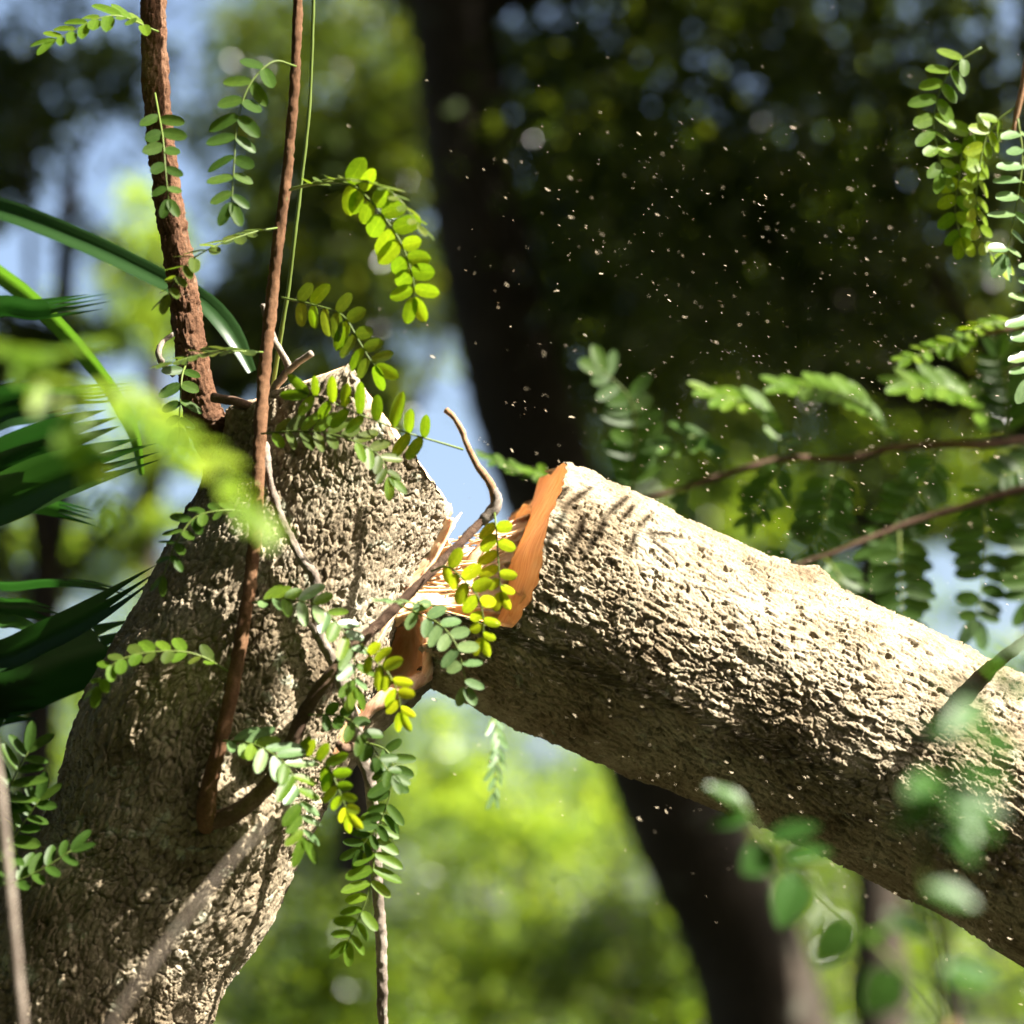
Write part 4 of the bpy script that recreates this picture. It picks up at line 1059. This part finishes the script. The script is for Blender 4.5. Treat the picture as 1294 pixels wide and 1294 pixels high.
def build_wood():
    # leaning dark trunk behind the cut
    tk = [(*pw(1050, 1500, 8.9)[:2], -0.15, 0.29)] + [(*pw(a, b, d), r) for a, b, d, r in ((965, 1280, 8.85, .225), (862, 1040, 8.8, .20), (770, 800, 8.8, .195), (675, 560, 8.8, .19), (632, 400, 8.8, .18), (596, 215, 8.8, .17), (575, 0, 8.8, .16), (560, -300, 8.8, .15), (575, -800, 8.8, .11))]
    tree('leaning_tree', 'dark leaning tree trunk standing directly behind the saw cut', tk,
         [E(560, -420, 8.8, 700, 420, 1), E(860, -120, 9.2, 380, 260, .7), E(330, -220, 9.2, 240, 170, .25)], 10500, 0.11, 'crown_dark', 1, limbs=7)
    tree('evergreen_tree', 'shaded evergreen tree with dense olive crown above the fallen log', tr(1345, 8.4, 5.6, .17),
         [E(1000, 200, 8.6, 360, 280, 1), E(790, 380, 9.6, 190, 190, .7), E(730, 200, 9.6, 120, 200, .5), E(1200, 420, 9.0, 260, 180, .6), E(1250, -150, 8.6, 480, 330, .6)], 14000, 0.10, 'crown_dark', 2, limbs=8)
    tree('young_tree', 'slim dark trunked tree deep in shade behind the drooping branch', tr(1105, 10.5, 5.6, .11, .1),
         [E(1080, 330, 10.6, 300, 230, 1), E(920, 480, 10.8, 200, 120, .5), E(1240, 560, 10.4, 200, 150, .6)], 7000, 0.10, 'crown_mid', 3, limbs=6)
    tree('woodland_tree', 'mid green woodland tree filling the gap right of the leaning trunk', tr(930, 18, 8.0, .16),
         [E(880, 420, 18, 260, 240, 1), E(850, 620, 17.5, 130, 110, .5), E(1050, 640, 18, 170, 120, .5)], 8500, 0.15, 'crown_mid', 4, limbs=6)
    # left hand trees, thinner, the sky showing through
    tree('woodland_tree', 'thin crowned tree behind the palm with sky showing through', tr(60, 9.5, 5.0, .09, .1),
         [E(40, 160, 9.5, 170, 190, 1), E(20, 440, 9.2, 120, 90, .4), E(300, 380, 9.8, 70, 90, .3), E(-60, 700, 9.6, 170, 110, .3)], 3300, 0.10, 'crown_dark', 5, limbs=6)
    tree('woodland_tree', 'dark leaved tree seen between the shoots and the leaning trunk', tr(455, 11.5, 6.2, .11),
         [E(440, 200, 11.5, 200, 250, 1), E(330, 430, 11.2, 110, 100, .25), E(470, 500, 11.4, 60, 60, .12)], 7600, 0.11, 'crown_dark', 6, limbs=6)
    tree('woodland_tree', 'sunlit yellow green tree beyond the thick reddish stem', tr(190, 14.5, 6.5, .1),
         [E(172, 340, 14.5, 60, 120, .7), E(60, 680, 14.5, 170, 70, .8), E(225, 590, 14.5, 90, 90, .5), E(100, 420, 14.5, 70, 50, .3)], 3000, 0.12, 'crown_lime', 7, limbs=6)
    # glade shrubs below the log
    sh = [(430, 1000, 12.0, 110, 150, 'crown_mid'), (545, 1010, 14.5, 90, 100, 'crown_lime'), (650, 1060, 13.0, 120, 90, 'crown_lime'), (770, 1010, 15.5, 90, 120, 'crown_lime'), (990, 980, 13.5, 160, 150, 'crown_mid'),
          (1180, 1000, 12.5, 170, 170, 'crown_mid'), (60, 900, 12.5, 170, 170, 'crown_lime'), (230, 920, 13.5, 140, 160, 'crown_mid'), (-120, 980, 12.0, 160, 180, 'crown_mid'), (600, 1190, 11.5, 150, 110, 'crown_lime'), (830, 1230, 11.0, 170, 110, 'crown_mid'), (420, 1260, 10.5, 150, 110, 'crown_mid')]
    lab = ['green shrub behind the grey twig below the notch', 'sunlit lime shrub in the glade below the hinge', 'low lime shrub in the glade under the near part of the log', 'tall sunlit lime shrub beside the leaning trunk',
           'shaded shrub behind the log right of the leaning trunk', 'shaded shrub behind the drooping branch', 'bright lime shrub behind the palm blades', 'mid green shrub behind the stump edge', 'leafy shrub behind the fan palm stem',
           'lowest sunlit shrub in the middle of the glade', 'low green shrub at the foot of the leaning trunk', 'low green shrub under the hanging end of the grey twig']
    for q, (px, py, d, rx, rz, mt) in enumerate(sh):
        e = E(px, py, d, rx, rz)
        h = e[2] + e[5] * .7
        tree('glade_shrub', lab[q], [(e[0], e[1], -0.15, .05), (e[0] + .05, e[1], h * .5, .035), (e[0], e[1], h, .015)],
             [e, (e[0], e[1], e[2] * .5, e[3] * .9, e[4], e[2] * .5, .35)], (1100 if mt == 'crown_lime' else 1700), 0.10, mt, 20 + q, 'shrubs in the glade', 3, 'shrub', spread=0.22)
    # big trees out of view, added to shade the place
    big = [('added unseen shade tree left of the palm', -4.6, 3.0, 2.8, 6.5, 6500), ('added unseen shade tree on the open side of the fallen log', -1.5, -3.2, 3.0, 6.4, 6500),
           ('added unseen shade tree behind the camera', 2.6, -4.0, 3.0, 6.0, 6500), ('added unseen shade tree over the back of the stump', -3.0, 5.2, 2.0, 8.4, 4000), ('added unseen shade tree behind the fan palm', -5.0, -1.2, 2.8, 6.0, 6500), ('added unseen shade tree at the tail of the log', 6.2, 3.8, 1.8, 4.4, 5000), ('added unseen shade tree right of the leaning trunk', 3.5, 5.8, 1.5, 6.2, 4500)]
    for q, (lb, tx, ty, x, y, z, r) in enumerate((('added unseen canopy tree high over the stump', -3.4, 0.6, -1.3, 1.6, 8.4, 2.8), ('added unseen canopy tree high over the glade edge', 2.9, 7.6, 0.8, 4.9, 8.8, 2.1), ('added unseen canopy tree high over the camera', -2.2, -5.5, 0.4, -1.4, 8.6, 2.8))):
        tree('unseen_canopy_tree', lb, [(tx, ty, -.2, .28), (tx * .9 + x * .1, ty * .9 + y * .1, 3, .22), (tx * .5 + x * .5, ty * .5 + y * .5, 6, .15), (x, y, z, .07)], [(x, y, z, r, r, r * .5, 1)], 6000, 0.24, 'crown_shade', 95 + q, 'added canopy trees', 6, spread=0.2)  # crowns added overhead, out of view, to close off the sky
    tree('added_shade_tree', 'added unseen tree shading the leafy branches beyond the log end', [(3.3, 3.7, -.15, .09), (3.25, 3.65, 2, .07), (3.1, 3.6, 4.8, .03)], [(3.0, 3.55, 4.7, 1.1, .6, .9, 1)], 2600, 0.13, 'crown_dark', 91, limbs=4)  # added out of view to keep sun off the leafy branches
    for q, (lb, x, y, r, h, n) in enumerate(big):
        tree('unseen_shade_tree', lb, [(x, y, -0.2, .3), (x, y, h * .4, .22), (x + .1, y, h, .1)],
             [(x, y, h, r, r, r * .75, 1), (x - r * .5, y, h - r * .5, r * .6, r * .6, r * .5, .5), (x + r * .5, y + .3, h - r * .4, r * .6, r * .6, r * .5, .5)], n, 0.24, 'crown_shade', 50 + q, 'added shade trees', 6, spread=0.2)
    for q, (lb, x, y, r, h) in enumerate((('added unseen shade bush behind the camera at the left', -2.4, -2.2, 1.3, 3.4), ('added unseen shade bush behind the camera', 0.2, -2.8, 1.4, 3.6), ('added unseen shade bush facing the log', 2.6, -1.8, 1.3, 3.2), ('added unseen shade bush left of the palms', -3.2, 0.6, 1.2, 3.2), ('added unseen shade bush beyond the end of the log', 3.6, 0.9, 1.3, 3.0), ('added unseen shade bush behind the end of the log', 3.7, 2.3, 1.2, 2.9))):
        tree('unseen_shade_bush', lb, [(x, y, -0.15, .05), (x, y, h * .5, .04), (x, y, h, .02)], [(x, y, h * .5, r, r * .8, h * .5, 1)], 3500, 0.2, 'crown_shade', 70 + q, 'added shade bushes', 3, 'shrub', spread=0.22)  # bushes added out of view to cut fill light and ground bounce
    # far wood, one mass
    rs = np.random.RandomState(3)
    ell = []
    for q in range(90):
        a = rs.uniform(-1.1, 1.1); d = rs.uniform(20, 34)
        r = rs.uniform(1.2, 2.4)
        ell.append((math.sin(a) * d, math.cos(a) * d, rs.uniform(0.6, 5.5) * d / 28, r * 1.2, r, r * rs.uniform(.7, 1.1), 1))
    v, f, _ = leaf_soup(ell, 36000, 0.20, 77, spread=0.3, per=60)
    o = part('far_woodland', np_mesh('far_woodland', v, f, M['crown_mid']), None)
    tag(o, 'distant sunlit woodland closing off the glade', 'woodland', kind='stuff')
    ell = []
    for q in range(70):
        a = rs.uniform(1.15, 2 * math.pi - 1.15); d = rs.uniform(8, 14)
        r = rs.uniform(1.4, 2.2)
        ell.append((math.sin(a) * d, math.cos(a) * d, rs.uniform(0.5, 6.0) * (0.62 if a < 2.4 else 1.0), r * 1.2, r * 1.2, r, 1))
    v, f, _ = leaf_soup(ell, 45000, 0.34, 78, spread=0.3, per=60)  # ring of foliage added out of view to block low sky light
    o = part('unseen_woodland_ring', np_mesh('unseen_woodland_ring', v, f, M['crown_shade']), None)
    tag(o, 'added unseen woodland ring blocking low sky round the fallen log', 'woodland', kind='stuff')
build_wood()

# ------------------------------------------------------------------ flying sawdust
def build_sawdust():
    rs = np.random.RandomState(12)
    V = []; F = []
    n = 1350
    for q in range(n):
        if q < 950:
            px = 560 + 740 * rs.beta(1.8, 1.4); py = rs.uniform(150, 820)
        elif q < 1180:
            px = rs.uniform(560, 1290); py = 0.49 * (px - 560) + 800 + rs.normal() * 90
        else:
            px = rs.uniform(380, 1290); py = rs.uniform(0, 1150)
        d = rs.uniform(2.75, 3.5) if py < 0.49 * (px - 720) + 560 else rs.uniform(2.8, 3.0)
        c = P(px, py, d)
        L = min(0.0034, 0.00105 * math.exp(rs.normal() * 0.5)); W = L * rs.uniform(0.13, 0.24)
        a = R(-30 + rs.normal() * 16)
        X = camvec((math.cos(a), math.sin(a), rs.normal() * 0.4)); Z = camvec((rs.normal() * .5, rs.normal() * .5, 1)); Y = Z.cross(X).normalized(); Z = X.cross(Y)
        bend = L * rs.uniform(-0.35, 0.35)
        b = len(V)
        for x in (-1, 0, 1):
            oz = bend * (0 if x == 0 else 1)
            w_ = W * (1.0 if x == 0 else 0.55)
            for (yy, zz) in ((-1, 0), (1, 0), (0, 0.7)):
                V.append(tuple(c + X * (x * L) + Y * (yy * w_ + oz) + Z * (zz * w_)))
        for k in (0, 1):
            s = b + k * 3
            for i in range(3):
                j = (i + 1) % 3
                F.append((s + i, s + j, s + 3 + j, s + 3 + i))
        F.append((b, b + 2, b + 1)); F.append((b + 6, b + 7, b + 8))
    me = bpy.data.meshes.new('sawdust'); me.from_pydata(V, [], F); me.materials.append(M['chip'])
    o = part('sawdust', me, None)
    tag(o, 'fine pale sawdust shavings flying through the air around the cut', 'sawdust', kind='stuff')
build_sawdust()
